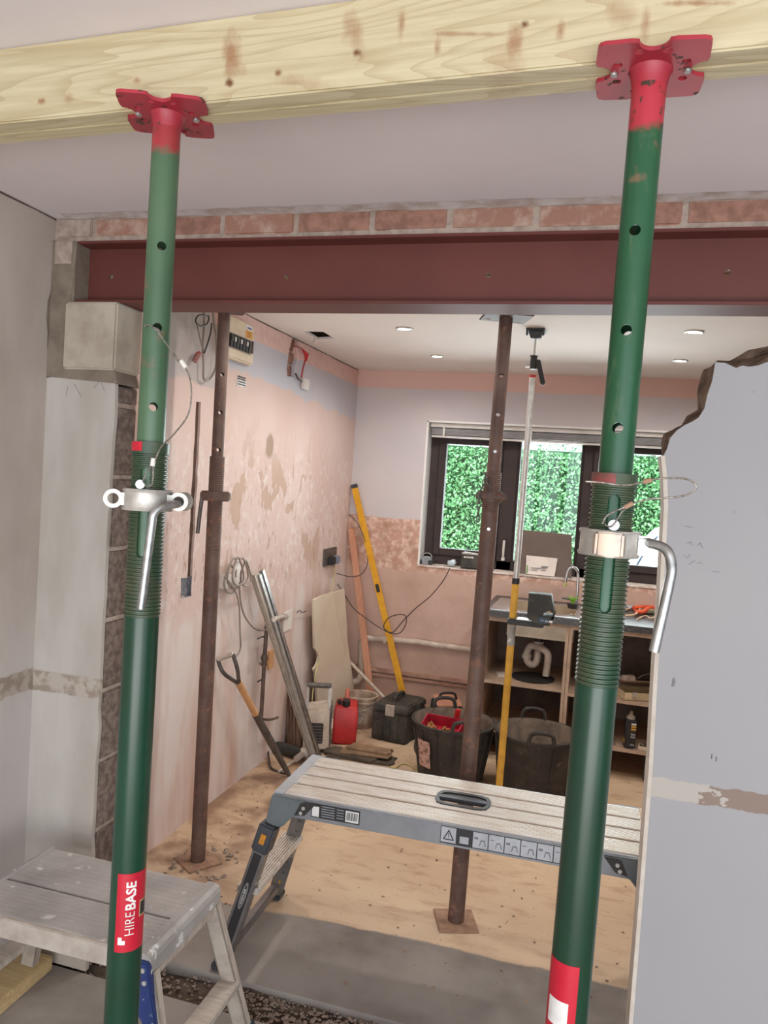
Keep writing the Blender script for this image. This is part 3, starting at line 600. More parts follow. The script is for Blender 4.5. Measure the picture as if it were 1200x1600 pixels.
# second prop
P1 = PY(1016, 118, 1.190); P1.z = 2.262; Pm = PY(886, 1590, 1.165); P0 = P1 + (Pm-P1)*(2.262/(2.262-Pm.z))
g2, M2, Z2, zc2 = green_prop(P0, P1, 0, dict(tt=741, tb=1068, col=848, st=782, sb=945, sx=.002, red=212, mk=False, rm=mat('dull_red_smear', (140, 58, 58), (96, 70, 58), .5, scale=60), holes=(368, 521, 671), hx=-.006, head=.074, hr=.02, ra=(-1.45, .05)), 'green steel prop with chipped red head plate, beside the broken wall end')
cn = collar(M2, zc2, g2, 0)
b = B(M2); b.loft([[(x, -.0405-y, z) for x, y, z in ((-.024, 0, zc2-.017), (-.018, .009, zc2-.019), (0, .012, zc2-.02), (.018, .009, zc2-.019), (.024, 0, zc2-.017))], [(x, -.0405-y, z) for x, y, z in ((-.024, 0, zc2+.014), (-.018, .012, zc2+.017), (0, .016, zc2+.018), (.018, .012, zc2+.017), (.024, 0, zc2+.014))]]); b.build('collar_lug', mat('warm_worn_casting', (184, 164, 146), (156, 146, 138), .4, .5, scale=30), cn, bevel=.003, smooth=50)
b = B(M2); b.box((.036, -.014, zc2-.014), (.058, .016, zc2+.014)); b.build('collar_lug', M_GALV, cn, bevel=.004)
B(M2).tube(smooth_path([(.04, .0, zc2+.004), (.058, -.012, zc2+.005), (.078, -.024, zc2-.002), (.086, -.028, zc2-.022), (.085, -.030, zc2-.05), (.073, -.034, zc2-.145)]), .0072, 14).build('turning_handle', M_ZINC, g2, smooth=60)
zp = Z2(819); B(M2).cyl((.004, .04, zp), (.004, -.045, zp), .0078, n=18).build('locking_pin', M_ZINC, g2, smooth=40)
yk = 1.105
B().tube(smooth_path(CB([(915, 752), (940, 754), (975, 758), (1003, 754), (1018, 750), (1045, 747), (1070, 748), (1084, 754), (1088, 762), (1080, 770), (1062, 776), (1040, 778), (1015, 780), (990, 786)], yk)), .0013, 6).build('safety_wire', M_WIRE, g2, smooth=60)
B().tube(smooth_path(CB([(986, 788), (965, 797), (948, 806), (941, 818)], yk)), .0013, 6).build('safety_wire', M_WIRE, g2, smooth=60)
B().tube(smooth_path(CB([(986, 788), (972, 800), (960, 818), (953, 823), (946, 820)], yk)), .0013, 6).build('safety_wire', M_WIRE, g2, smooth=60)
for a_, c_ in (((1005, 753), (1018, 750)), ((976, 793), (989, 786))): B().tube(CB([a_, c_], yk), .0034, 8).build('ferrule', M_RUST, g2, smooth=60)
zs1, zs0 = Z2(1492), Z2(1680); s2 = sticker(M2, zs0, zs1, -1.5, .38, .0306, g2)
zq = Z2(1569); sticker(M2, zq-.019, zq+.019, -1.10, .0, .0309, s2, 'blank_white_patch', M_LAB)
# brown props
def brown_prop(P0, P1, cfg, label):
    L = (P1-P0).length; M = axis_frame(P0, P1); t = thing('steel_prop', label, 'steel prop', P0, 'rusty brown steel props inside the kitchen')
    Zp = lambda py: on_line(P0, P1, py)*L
    B(M @ Matrix.Rotation(cfg['br'], 4, 'Z')).box((-.075, -.075, 0), (.075, .075, .007)).build('base_plate', M_RUST, t, bevel=.002)
    zt1, zt0, zc = Zp(cfg['tt']), Zp(cfg['tb']), Zp(cfg['col'])
    o = B(M); o.lathe([(.0302, .007), (.0302, zt0)]+thread_prof(.0308, zt0, zt1, .0072, .0014)+[(.0265, zt1), (.0265, zt0-.3)], 28); ot = o.build('outer_tube', M_BROWN, t, smooth=50)
    it = B(M); it.lathe([(.02415, zt0-.2), (.02415, L-.006), (.0205, L-.006), (.0205, zt0-.2), (.02415, zt0-.2)], 24, caps=False)
    it = it.build('inner_tube', M_BROWN, t, smooth=50)
    for h in cfg['holes']:
        zh = Zp(h); cut(it, B(M).cyl((cfg['hx'], -.06, zh), (-cfg['hx'], .06, zh), .0085, n=12))
    it.data.shade_smooth(); it.data.set_sharp_from_angle(angle=math.radians(40))
    for py in cfg['bolts']:
        zz = Zp(py); B(M).cyl((.0, -.034, zz), (.0, -.02, zz), .006, n=12).build('pin', M_ZINC, t)
    b = B(M @ Matrix.Translation((0, 0, zc)) @ Matrix.Rotation(cfg.get('cr', 0), 4, 'Z')); ol = []
    for i in range(24):
        a = 2*math.pi*i/24; ol.append((.062*math.cos(a)*abs(math.cos(a))**.2 if cfg['wide'] else .044*math.cos(a), .042*math.sin(a)))
    b.prism(ol, -.02, .02); cn_ = b.build('collar_nut', M_BROWN, t, bevel=.006, smooth=50)
    B(M @ Matrix.Rotation(cfg['hr'], 4, 'Z')).box((-.085, -.075, L-.008), (.085, .075, L)).build('head_plate', M_BROWN, t, bevel=.002)
    return t, M, Zp, zc
P0 = PZ(309, 1346, .0); P1 = PY(351, 480, P0.y); P0b = P0.copy(); P0b.z = 0; Pt = P0+(P1-P0)*((2.29)/(P1.z))
pa, MA, ZA, zca = brown_prop(P0b, Pt, dict(br=.5, tt=713, tb=860, col=775, holes=(586, 645, 703), hx=.01, bolts=(), wide=True, hr=.1), 'brown steel prop standing beside the pink chased wall and the fuse board')
B(MA).tube([(-.052, -.01, zca), (-.058, -.014, zca-.06), (-.064, -.018, zca-.155)], .008, 8).build('turning_handle', M_GREYM, pa, smooth=50)
P0 = PZ(712, 1440, .0); P1 = PY(791.5, 490, P0.y); Pt = P0+(P1-P0)*((2.262)/(P1.z))
pb_, MB_, ZB_, zcb = brown_prop(P0, Pt, dict(br=.22, tt=738, tb=800, col=776, holes=(588, 648), hx=.0, bolts=(706, 826), wide=False, hr=.2, cr=.5), 'brown steel prop with hanging chain, standing behind the long platform')
def chain(pts, parent, r=.0024):
    pts = smooth_path(pts, 5); Ls = 0; k = 0; last = pts[0]
    for p in pts[1:]:
        if (p-last).length >= .017:
            Mx = seg_frame(last, p) @ Matrix.Rotation(math.pi/2*(k % 2), 4, 'Z'); L_ = (p-last).length+.006
            ring = [Mx @ V((.006*math.sin(a), 0, L_/2-.003-(L_/2+.001)*math.cos(a))) for a in [2*math.pi*i/9 for i in range(10)]]
            B().tube(ring, r, 5).build('chain_link', M_GREYM, parent, smooth=60); last = p; k += 1
yc = P0.y-.05
chain(CB([(762, 738), (756, 755), (750, 770), (748, 790), (747, 815)], yc), pb_); chain(CB([(758, 742), (764, 755), (766, 770)], yc), pb_)
b = B(MB_); b.cyl((-.055, -.03, zcb), (.055, -.03, zcb), .013, n=12); b.build('clamp_bolt', M_BROWN, pb_, smooth=40)
# concealed timbers over the brown props
for i, (pt, lab) in enumerate(((P0.y, 'pale treated timber plank under the kitchen ceiling, over the brown props'),)):
    B().box((XW+.01, pt-.05, 2.292), (2.4, pt+.045, HC-.001)).build('timber_plank', M_TIM, bevel=.003); tag(bpy.data.objects[-1] if False else scn.collection.objects[-1], lab, 'timber')
# ------------------------------------------------------------------ OUTDOORS
outd = B(); outd.box((-14, 5.65, -.25), (16, 40, -.12)); st(outd.build('ground_outside', mat('pale_paving', (206, 202, 196), (190, 186, 180), .9, scale=2)))
hed = thing('hedge', 'tall clipped green hedge outside the window across the drive', 'hedge', (0, 14.5, -.12))
b = B(); nx, nz = 60, 14
def hpt(i, j): x = -8+i*.3; z = -.12+j*.175; return (x, 14.15+.12*mn.noise(V((x*.9, z*1.3, 0)))+.2*(j/nz)**3, z)
g = [[b._v(hpt(i, j)) for j in range(nz+1)] for i in range(nx+1)]
for i in range(nx):
    for j in range(nz): b.bm.faces.new((g[i][j], g[i+1][j], g[i+1][j+1], g[i][j+1]))
b.box((-8, 14.4, -.12), (10, 15.3, 2.3)); b.build('hedge_core', mat('hedge_inner', (40, 82, 46), (28, 62, 34), .9), hed)
verts, faces = [], []
for k in range(26000):
    x = random.uniform(-6, 5); z = random.uniform(-.1, 2.42); y = 14.12+.12*mn.noise(V((x*.9, z*1.3, 0)))+.2*(max(z, 0)/2.45)**3-random.random()*.10
    if z > 2.30: y += random.random()*.6; z += random.gauss(0, .07)+.10*mn.noise(V((x*1.1, 0, 3)))
    s_ = random.uniform(.022, .045); c0 = V((x, y, z)); a = V([random.gauss(0, 1) for _ in range(3)]).normalized()*s_; d_ = V([random.gauss(0, 1) for _ in range(3)]); d_ = (d_-a*(d_.dot(a)/a.dot(a))).normalized()*s_*.6
    n0 = len(verts); verts += [c0-a, c0+d_, c0+a, c0-d_]; faces.append((n0, n0+1, n0+2, n0+3))
me = bpy.data.meshes.new('hedge_leaves'); me.from_pydata(verts, [], faces); me.validate()
lf = link('hedge_leaves', me, mat('hedge_leaf', (150, 204, 148), (100, 166, 114), .5, scale=30, lo=.35, hi=.6), hed); lf['kind'] = 'stuff'
# white car on the drive, nose towards the hedge view
car = thing('car', 'white parked car outside the window, curved roofline', 'car', (2.6, 9.6, -.12))
prof = [(.30, .35), (.32, .75), (.40, .92), (.50, 1.14), (.66, 1.34), (.90, 1.46), (1.3, 1.50), (2.4, 1.50), (3.0, 1.42), (3.5, 1.12), (4.3, 1.0), (4.6, .8), (4.62, .35)]
b = B(); rings = []
for yy, ins in ((0, .06), (.12, 0), (.85, 0), (1.58, 0), (1.7, .06)):
    rings.append([(x+(ins if x < 2 else -ins), 9.0+yy+(.10 if z > 1.2 and yy < .5 else 0)-(.10 if z > 1.2 and yy > 1 else 0), z-.12-ins*.6) for x, z in prof])
b.loft(rings); b.build('body', mat('white_car_paint', (238, 238, 236), (232, 232, 232), .2), car, bevel=.03, smooth=50)
mg = mat('dark_car_glass', (54, 70, 92), (44, 58, 76), .1)
b = B(); b.loft([[(.80, 9.07, .84), (1.02, 9.09, 1.22), (1.75, 9.09, 1.27), (1.75, 9.06, .84)], [(.80, 9.09, .84), (1.02, 9.11, 1.22), (1.75, 9.11, 1.27), (1.75, 9.08, .84)]]); b.build('side_window', mg, car)
b = B(); b.tube(smooth_path([(.42, 9.0, .86), (.49, 9.01, 1.0), (.62, 9.04, 1.2), (.84, 9.09, 1.33), (1.2, 9.1, 1.385)]), .012, 6); b.build('window_seal', mg, car, smooth=60)
for x in (1.15, 3.7):
    wh = B().lathe([(.12, -.1), (.31, -.1), (.33, -.06), (.33, .06), (.31, .1), (.12, .1)], 28, Matrix.Translation((x, 9.05, .21)) @ Matrix.Rotation(math.pi/2, 4, 'X')).build('wheel', M_BLACK, car, smooth=40)
    B().lathe([(.02, -.115), (.19, -.11), (.2, -.09)], 20, Matrix.Translation((x, 9.05, .21)) @ Matrix.Rotation(math.pi/2, 4, 'X')).build('hubcap', M_ALU, wh)
# tree crowns above the hedge, right part of the window
for (x, y, z, r, lab) in ((1.0, 20, 5.6, 1.6, 'tree crown beyond the hedge seen above the white car'), (-2.6, 23, 5.0, 1.2, 'bushy tree crown beyond the middle of the hedge')):
    tr_ = thing('tree', lab, 'tree', (x, y, -.12)); B().tube([(x, y, -.12), (x+.1, y, 2), (x, y, z)], .1, 8, True, [.14, .11, .05]).build('trunk', M_TAUPE, tr_, smooth=True)
    vs_, fs_ = [], []
    for k in range(2600):
        d_ = V([random.gauss(0, 1) for _ in range(3)]).normalized()*r*random.random()**.4*(1+.3*mn.noise(V((k*.01, 0, 0)))); d_.z *= 1.15; c0 = V((x, y, z))+d_
        a = V([random.gauss(0, 1) for _ in range(3)]).normalized()*.07; e = a.orthogonal().normalized()*.04; n0 = len(vs_); vs_ += [c0-a, c0+e, c0+a, c0-e]; fs_.append((n0, n0+1, n0+2, n0+3))
    me = bpy.data.meshes.new('crown'); me.from_pydata(vs_, [], fs_); link('crown', me, MC['hedge_leaf'], tr_)['kind'] = 'stuff'
# ------------------------------------------------------------------ ceiling spotlights
def spot(x, y, lab):
    t = thing('ceiling_spotlight', lab, 'spotlight', (x, y, HC), 'recessed ceiling spotlights'); M = Matrix.Translation((x, y, 0))
    B().lathe([(.030, HC-.001), (.042, HC-.001), (.042, HC-.005), (.036, HC-.007), (.030, HC-.004)], 28, M, caps=False).build('trim_ring', mat('satin_ring', (196, 190, 186), None, .4, .6), t, smooth=40)
    B().lathe([(.0, HC-.001), (.030, HC-.002), (.030, HC-.0045), (.0, HC-.0045)], 24, M, caps=False).build('lens', M_LAMP, t)
    l = lamp('spot_beam', 'SPOT', (0, 0, 0), (0, 0, 0), SPOT_W, (1, .95, .90), spot_size=math.radians(168), spot_blend=.7, shadow_soft_size=.03); l.parent = t; l.location = (0, 0, -.012)
SPOT_W = 20
for px_, lab in (((632, 513), 'lit recessed spotlight in the ceiling near the square hatch'), ((683, 556), 'lit recessed spotlight, closer to the window and the hatch side'), ((1085, 518), 'lit recessed spotlight above the broken wall end, nearer the beam'), ((1063, 563), 'lit recessed spotlight above the broken wall end, nearer the window')):
    p = PZ(*px_, HC); spot(p.x, p.y, lab)
for x_, y_, lab in ((-1.01, 2.95, 'lit recessed spotlight just behind the steel beam, by the side wall'), (.345, 2.95, 'lit recessed spotlight just behind the steel beam, over the broken wall end'), (1.7, 3.77, 'added recessed spotlight, unseen beyond the broken wall, nearer the beam'), (1.7, 4.58, 'added recessed spotlight, unseen beyond the broken wall, nearer the window')): spot(x_, y_, lab)  # unseen: beam pair continues the rows, last pair added to brighten the window wall
# ------------------------------------------------------------------ LONG WORK PLATFORM
zt = .59; A_, B_ = PZ(487, 1178, zt), PZ(428, 1237, zt); u = V((1, .022, 0)).normalized(); v_ = V((-.022, 1, 0)).normalized()
WD, LN = .372, 1.205; O = V((B_.x, B_.y, 0)); MP = Matrix.Translation(O) @ Matrix((u, v_, V((0, 0, 1)))).transposed().to_4x4()
pf = thing('work_platform', 'long aluminium folding work platform with ribbed deck and black carrying handle', 'work platform', O)
def ribbed(M, x0, x1, y0, y1, z, n, name, m, parent, d=.0022):
    b = B(M); o_ = [(y0, z-.006)]
    for i in range(n): a = y0+(y1-y0)*i/n; q = (y1-y0)/n; o_ += [(a, z-d), (a+q*.25, z), (a+q*.7, z), (a+q*.95, z-d)]
    o_ += [(y1, z-.006)]; b.loft([[(x, y, zz) for y, zz in o_] for x in (x0, x1)]); return b.build(name, m, parent)
M_DECK = mat('ribbed_deck_aluminium', (222, 216, 208), (208, 196, 182), .42, .25, scale=9, stretch=(1.2, 5, 1))
ys_ = [(.010, .092), (.106, .178), (.192, .264), (.278, .362)]
hx0, hx1 = .515, .69; boards = []
for i, (a, c) in enumerate(ys_):
    bd = ribbed(MP, .032, LN-.03, a, c, zt, 9, 'deck_board', M_DECK, pf, .0032); boards.append(bd)
for i in (1, 2):
    cc = B(MP); a, c = ys_[i]; r_ = .035
    ol = [(hx0+r_, .13), (hx1-r_, .13), (hx1-.01, .14), (hx1, .165), (hx1, .205), (hx1-.01, .23), (hx1-r_, .24), (hx0+r_, .24), (hx0+.01, .23), (hx0, .205), (hx0, .165), (hx0+.01, .14)]
    cc.prism(ol, zt-.03, zt+.02); cut(boards[i], cc)
b = B(MP); b.box((.03, .010, zt-.012), (hx0-.01, .362, zt-.0065)); b.box((hx1+.01, .010, zt-.012), (LN-.03, .362, zt-.0065)); b.box((hx0-.01, .01, zt-.012), (hx1+.01, .12, zt-.0065)); b.box((hx0-.01, .25, zt-.012), (hx1+.01, .362, zt-.0065)); b.build('deck_web', mat('dust_filled_groove', (176, 150, 128), (150, 126, 106), .8, scale=12), pf)
# handle
ol2 = [(x_, y_) for x_, y_ in ol]; inn = [((x_-(hx0+hx1)/2)*.9+(hx0+hx1)/2, (y_-.185)*.80+.185) for x_, y_ in ol]
flat('carrying_handle', [[((x_-(hx0+hx1)/2)*1.04+(hx0+hx1)/2, (y_-.185)*1.08+.185) for x_, y_ in ol], inn], .006, M_BLACK, pf, MP @ Matrix.Translation((0, 0, zt+.0005)), 0)
B(MP).box((hx0, .178, zt-.010), (hx1, .205, zt+.003)).build('handle_bar', M_CHAR, pf, bevel=.003)
b = B(MP); b.box((hx0-.01, .12, zt-.055), (hx1+.01, .25, zt-.05)); b.build('handle_tray', M_BLACK, pf)
# end strips
M_ENDC = mat('pale_end_casting', (176, 180, 186), (160, 162, 168), .5, .3)
b = B(MP); ol3 = [(0, .0), (.034, 0)]
for a, c in ys_: ol3 += [(.036, a+.004), (.036, c-.004), (.050, c), (.050, c+.006)]
ol3 += [(.034, WD), (0, WD)]; b.prism(ol3, zt-.03, zt+.0015); b.build('end_strip', M_ENDC, pf, bevel=.001)
b = B(MP); b.box((LN-.032, 0, zt-.03), (LN, WD, zt+.0015)); b.build('end_strip', mat('tan_dusted_casting', (212, 184, 158), (196, 166, 140), .6), pf, bevel=.004)
M_RAIL = mat('satin_side_rail', (150, 152, 156), (140, 142, 146), .4, .5)
for y0, y1 in ((-.004, .012), (WD-.012, WD+.004)): B(MP).box((.03, y0, zt-.072), (LN-.03, y1, zt-.0045)).build('side_rail', M_RAIL, pf, bevel=.002)
# printed labels on the side rail
def plq(x0, x1, z0, z1, m, name='printed_label', par=None, off=0): return B(MP).box((x0, -.0052-off, z0), (x1, -.0038, z1)).build(name, m, par or pf)
L1 = plq(.135, .300, zt-.058, zt-.012, M_INK); plq(.138, .162, zt-.055, zt-.022, M_LAB, 'icon', L1, .0003); plq(.252, .296, zt-.054, zt-.018, M_LAB, 'barcode_field', L1, .0003)
for i in range(11): plq(.256+i*.0034, .2574+i*.0034+(.0008 if i % 3 else 0), zt-.048, zt-.022, M_INK, 'barcode_bar', L1, .0006)
m_gl = mat('grey_print', (150, 152, 158), None, .5)
for r_ in range(5): plq(.170, .215, zt-.020-r_*.008, zt-.017-r_*.008, m_gl, 'print_line', L1, .0003)
for r_ in range(4): plq(.222, .246, zt-.022-r_*.009, zt-.019-r_*.009, m_gl, 'print_line', L1, .0003)
xs0 = .563; m_pn = mat('icon_panel_print', (176, 178, 182), None, .5)
L2 = plq(xs0, .96, zt-.064, zt-.010, M_INK)
plq(xs0+.002, xs0+.049, zt-.060, zt-.012, m_pn, 'warning_panel', L2, .0003)
flat('warning_triangle', [[(xs0+.008, zt-.052), (xs0+.044, zt-.052), (xs0+.026, zt-.018)], [(xs0+.0135, zt-.049), (xs0+.0385, zt-.049), (xs0+.026, zt-.0255)]], .0006, M_INK, L2, MP @ Matrix(((1,0,0,0),(0,0,-1,-.0056),(0,1,0,0),(0,0,0,1))))
plq(xs0+.0248, xs0+.0272, zt-.041, zt-.030, M_INK, 'warning_mark', L2, .0008); plq(xs0+.0248, xs0+.0272, zt-.046, zt-.0435, M_INK, 'warning_mark', L2, .0008)
for i in range(7):
    x = xs0+.053+i*.049
    if x > .955: break
    if i == 0: plq(x+.008, x+.036, zt-.056, zt-.034, m_pn, 'icon', L2, .0003); continue
    plq(x, x+.046, zt-.061, zt-.012, m_pn, 'instruction_panel', L2, .0003)
    flat('pictogram', [[(x+.020, zt-.052), (x+.024, zt-.034), (x+.036, zt-.034), (x+.041, zt-.052), (x+.038, zt-.052), (x+.034, zt-.038), (x+.026, zt-.038), (x+.023, zt-.052)]], .0006, mat('faint_print', (110, 112, 118), None, .5), L2, MP @ Matrix(((1,0,0,0),(0,0,-1,-.0056),(0,1,0,0),(0,0,0,1))))
    plq(x+.004, x+.016, zt-.030-.004*(i % 2), zt-.027, mat('faint_print', (110, 112, 118)), 'pictogram', L2, .0005)
# legs: left end visible, right end partly
M_LEGF = mat('leg_extrusion', (136, 132, 130), (120, 114, 112), .4, .6)
W = lambda x, y, z: MP @ V((x, y, z))
def pleg(side, fy, vis=True):
    s_ = -1 if side == 0 else 1; hx = .012 if side == 0 else LN-.012; y = .0 if fy == 0 else WD
    top = V((hx, y, zt-.05)); foot = V((hx+s_*.135, y-(.055 if fy == 0 else -.03), .02)); dirn = (foot-top).normalized()
    lg = B(MP).bar(top+dirn*.07, foot, .046, .052, (0, 1, 0)).build('leg', M_LEGF, pf, bevel=.003)
    hinge = B(MP); ys = -1 if fy == 0 else 1
    y0, y1 = (y-.016, y+.012) if fy == 0 else (y-.012, y+.016)
    ol = [(hx-s_*.10, zt-.006), (hx+s_*.012, zt-.004), (hx+s_*.018, zt-.03), (hx+s_*.028, zt-.085), (hx+s_*.03, zt-.11), (hx-s_*.028, zt-.108), (hx-s_*.06, zt-.07), (hx-s_*.10, zt-.045)]
    hinge.prism(ol, y0, y1, Matrix(((1,0,0,0),(0,0,1,0),(0,1,0,0),(0,0,0,1)))); hg = hinge.build('hinge_cover', M_GREYP, pf, bevel=.004)
    B(MP).prism([(hx-s_*.14, zt-.012), (hx-s_*.088, zt-.012), (hx-s_*.066, zt-.060), (hx-s_*.104, zt-.055)], y0-.001, y1-.004, Matrix(((1,0,0,0),(0,0,1,0),(0,1,0,0),(0,0,0,1)))).build('hinge_plate', M_BLACK, hg, bevel=.002)
    for dx, dz in ((-.10, -.03), (-.092, -.047)): B(MP).cyl((hx+s_*dx, y0-.004, zt+dz), (hx+s_*dx, y0, zt+dz), .006, n=10).build('rivet', M_ALU, hg)
    B(MP).bar(top+dirn*.055, top+dirn*.150, .058, .066, (0, 1, 0)).build('leg_cap', M_CHAR, lg, bevel=.006)
    foot_b = B(MP); foot_b.bar(foot-dirn*.075, foot-dirn*.02, .034, .056, (0, 1, 0)); foot_b.build('foot', M_YEL, lg, bevel=.004)
    B(MP).box((foot.x-.028, foot.y-.032, 0), (foot.x+.028, foot.y+.032, .026)).build('rubber_pad', M_CHAR, lg, bevel=.006)
    return lg, top, foot, dirn, hx, s_
info = {}
for sd in (0, 1):
    for fy in (0, 1): info[sd, fy] = pleg(sd, fy)
for sd in (0, 1):
    _, ta, fa, _, _, s_ = info[sd, 0]; _, tb, fb, _, _, _ = info[sd, 1]
    for k, (wd, th, nm) in ((.53, (.075, .016, 'tread')), (.93, (.035, .025, 'bottom_bar'))):
        pa_, pb2 = ta.lerp(fa, k), tb.lerp(fb, k)
        if nm == 'tread':
            for q in range(1): 
                bb = B(MP); n_ = 8
                for i in range(n_): bb.box((pa_.x-wd/2+i*wd/n_, pa_.y, pa_.z-.01), (pa_.x-wd/2+(i+.7)*wd/n_, pb2.y, pa_.z+.006))
                bb.box((pa_.x-wd/2, pa_.y, pa_.z-.016), (pa_.x+wd/2, pb2.y, pa_.z+.002)); bb.build('tread', M_DECK, pf)
        else: B(MP).bar(pa_, pb2, .03, .03).build('bottom_bar', M_LEGF, pf, bevel=.003)
    # perforated inner channel on the far leg
    lg, top, foot, dirn, hx, s_ = info[sd, 1]
    a0, a1 = top+dirn*.10+V((-s_*.03, -.03, 0)), top+dirn*.27+V((-s_*.03, -.03, 0))
    for q0, q1, nh in ((.06, .27, 5), (.36, .50, 3)):
        pa_, pb2 = top+dirn*q0+V((-s_*.012, -.03, 0)), top+dirn*q1+V((-s_*.012, -.03, 0)); Mx = seg_frame(pa_, pb2, (0, 1, 0)); Lq = (pb2-pa_).length
        hs_ = [[(-.022, 0), (.022, 0), (.022, Lq), (-.022, Lq)]]+[[(-.006, (i+.5)*Lq/nh-.006), (.006, (i+.5)*Lq/nh-.006), (.006, (i+.5)*Lq/nh+.006), (-.006, (i+.5)*Lq/nh+.006)] for i in range(nh)]
        flat('perforated_channel', hs_, .004, M_LEGF, lg, MP @ Mx @ Matrix(((1,0,0,0),(0,0,1,0),(0,1,0,0),(0,0,0,1))))
# dark strip, button and oval badge on the near leg of the end beside the step
lg, top, foot, dirn, hx, s_ = info[0, 0]
Mx = seg_frame(top, foot, (0, 1, 0)); fl_ = .0275
def on_leg(name, x0, x1, z0, z1, m, par, o=.0): return B(MP @ Mx).box((x0, fl_ if False else -.0272-o, z0), (x1, -.0260, z1)).build(name, m, par)
def leg_face():  # which local side faces the viewer
    best = None
    for ax in (V((1, 0, 0)), V((-1, 0, 0)), V((0, 1, 0)), V((0, -1, 0))):
        n_ = (MP @ Mx).to_3x3() @ ax; c_ = (MP @ top.lerp(foot, .4)); d_ = n_.dot((CAM-c_).normalized())
        if best is None or d_ > best[0]: best = (d_, ax)
    return best[1]
ax = leg_face()
half = .023 if abs(ax.x) > .5 else .026; oth = V((-ax.y, ax.x, 0))
def lbox(name, w0, w1, z0, z1, m, par, o=.001, base=None):
    bb = B(MP @ Mx); h = base or half; P = [ax*(h-.001)+oth*w0, ax*(h-.001)+oth*w1, ax*(h+o)+oth*w1, ax*(h+o)+oth*w0]
    return bb.loft([[V((p.x, p.y, z0)) for p in P], [V((p.x, p.y, z1)) for p in P]]).build(name, m, par)
ww = .026 if abs(ax.x) > .5 else .023
stp = lbox('dark_label_strip', -ww*.62, ww*.62, .155, .46, M_INK, lg)
hb2 = (.029 if abs(ax.x) > .5 else .033)
lbox('lock_button', -.009, .009, .085, .118, mat('orange_button', (206, 138, 40), None, .4), lg, .003, hb2)
Fm = MP @ Mx @ Matrix.Translation(ax*(half+.0014)+V((0, 0, .30))) @ Matrix((V((0, 0, -1)), oth if False else (V((0, 0, -1)).cross(-ax)) , ax)).transposed().to_4x4()
el = lambda a, c, n_=28: [(a*math.cos(2*math.pi*i/n_), c*math.sin(2*math.pi*i/n_)) for i in range(n_)]
flat('oval_badge', [el(.046, .0095), el(.043, .0078)], .0005, m_gl, stp, Fm); flat('oval_badge', [el(.040, .0062), el(.0385, .0054)], .0005, M_LAB, stp, Fm)
text('badge_lettering', 'WERNER', .0078, M_LAB, stp, Fm @ Matrix.Translation((-.030, -.0028, 0)), .0002, .0001, None, 1.75)
# ------------------------------------------------------------------ LOW STEP in front
zs = .45; sx0, sx1, sy0, sy1 = -1.548, -.968, 1.632, 1.985
sp = thing('hop_up_step', 'low paint-splashed aluminium step platform with blue corner covers', 'step platform', (sx0, sy0, 0)); E0 = Matrix()
sy_m = 1.79
M_SDK = mat_chip('scuffed_deck_aluminium', (178, 172, 168), (206, 202, 198), .62, .68, 18, .55, (150, 142, 136))
for a, c, nn in ((sy0+.01, sy_m-.004, 9), (sy_m+.004, sy1-.004, 9)): ribbed(E0, sx0+.015, sx1-.045, a, c, zs, nn, 'deck_board', M_SDK, sp, .0012)
B().box((sx0+.015, sy0+.012, zs-.02), (sx1-.045, sy1-.006, zs-.008)).build('deck_web', M_ALUD, sp)
for x0, x1 in ((sx1-.045, sx1), (sx0-.005, sx0+.015)):
    b = B(); o_ = [(x0, zs-.048), (x0, zs), (x0+.004, zs+.004), (x1-.016, zs+.004), (x1-.004, zs-.002), (x1, zs-.014), (x1, zs-.050)]
    if x0 < -1.2: o_ = [(x1, zs-.048), (x1, zs), (x1-.003, zs+.003), (x0+.004, zs+.001), (x0, zs-.01), (x0, zs-.050)]
    b.loft([[(x, y, z) for x, z in o_] for y in (sy0-.002, sy1+.002)]); b.build('end_cap_rail', M_ALUP, sp, bevel=.001)
for y0, y1 in ((sy0-.001, sy0+.012), (sy1-.008, sy1)): B().box((sx0+.015, y0, zs-.055), (sx1-.045, y1, zs-.002)).build('side_rail', M_ALUD, sp, bevel=.002)
def channel_leg(a, c, w_=.048, d_=.024, up=(0, 1, 0)):
    M = seg_frame(a, c, up); L = (V(c)-V(a)).length; b = B(M); t = .004
    b.box((-w_/2, -d_/2, 0), (w_/2, -d_/2+t, L)); b.box((-w_/2, -d_/2, 0), (-w_/2+t, d_/2, L)); b.box((w_/2-t, -d_/2, 0), (w_/2, d_/2, L)); return b.build('leg', M_ALUD, sp)
legs = []
for ex, s_ in ((sx1, 1), (sx0, -1)):
    tp_ = ex-s_*.018
    for y, fy_ in ((sy0+.018, -.035), (sy1-.018, .045)):
        a, c = V((tp_, y, zs-.05)), V((tp_+s_*.10, y+fy_, .03)); legs.append((a, c)); channel_leg(a, c)
        ft = B(); ft.box((c.x-.03, c.y-.028, 0), (c.x+.03, c.y+.028, .045)); ft.build('rubber_foot', M_CHAR, sp, bevel=.006)
    a, c = V((tp_, sy0+.01, zs-.062)), V((tp_, sy1-.01, zs-.062)); B().bar(a, c, .03, .022).build('end_brace', M_ALUD, sp, bevel=.002)
    (a1, c1), (a2, c2) = legs[-2:]; p1, p2 = a1.lerp(c1, .62), a2.lerp(c2, .62); B().box((p1.x-.03, p1.y, p1.z-.012), (p1.x+.03, p2.y, p1.z+.01)).build('rung', M_ALUD, sp, bevel=.003)
(a, c) = legs[0]
b = B(); yq = sy0-.008
b.loft([[(sx1-.075, y, zs-.012), (sx1-.002, y, zs-.012), (sx1+.012, y, zs-.09), (sx1+.040, y, zs-.20), (sx1+.062, y, zs-.27), (sx1+.015, y, zs-.27), (sx1-.012, y, zs-.16), (sx1-.075, y, zs-.085)] for y in (yq-.006, yq+.014)]); b.build('corner_cover', M_BLUE, sp, bevel=.003)
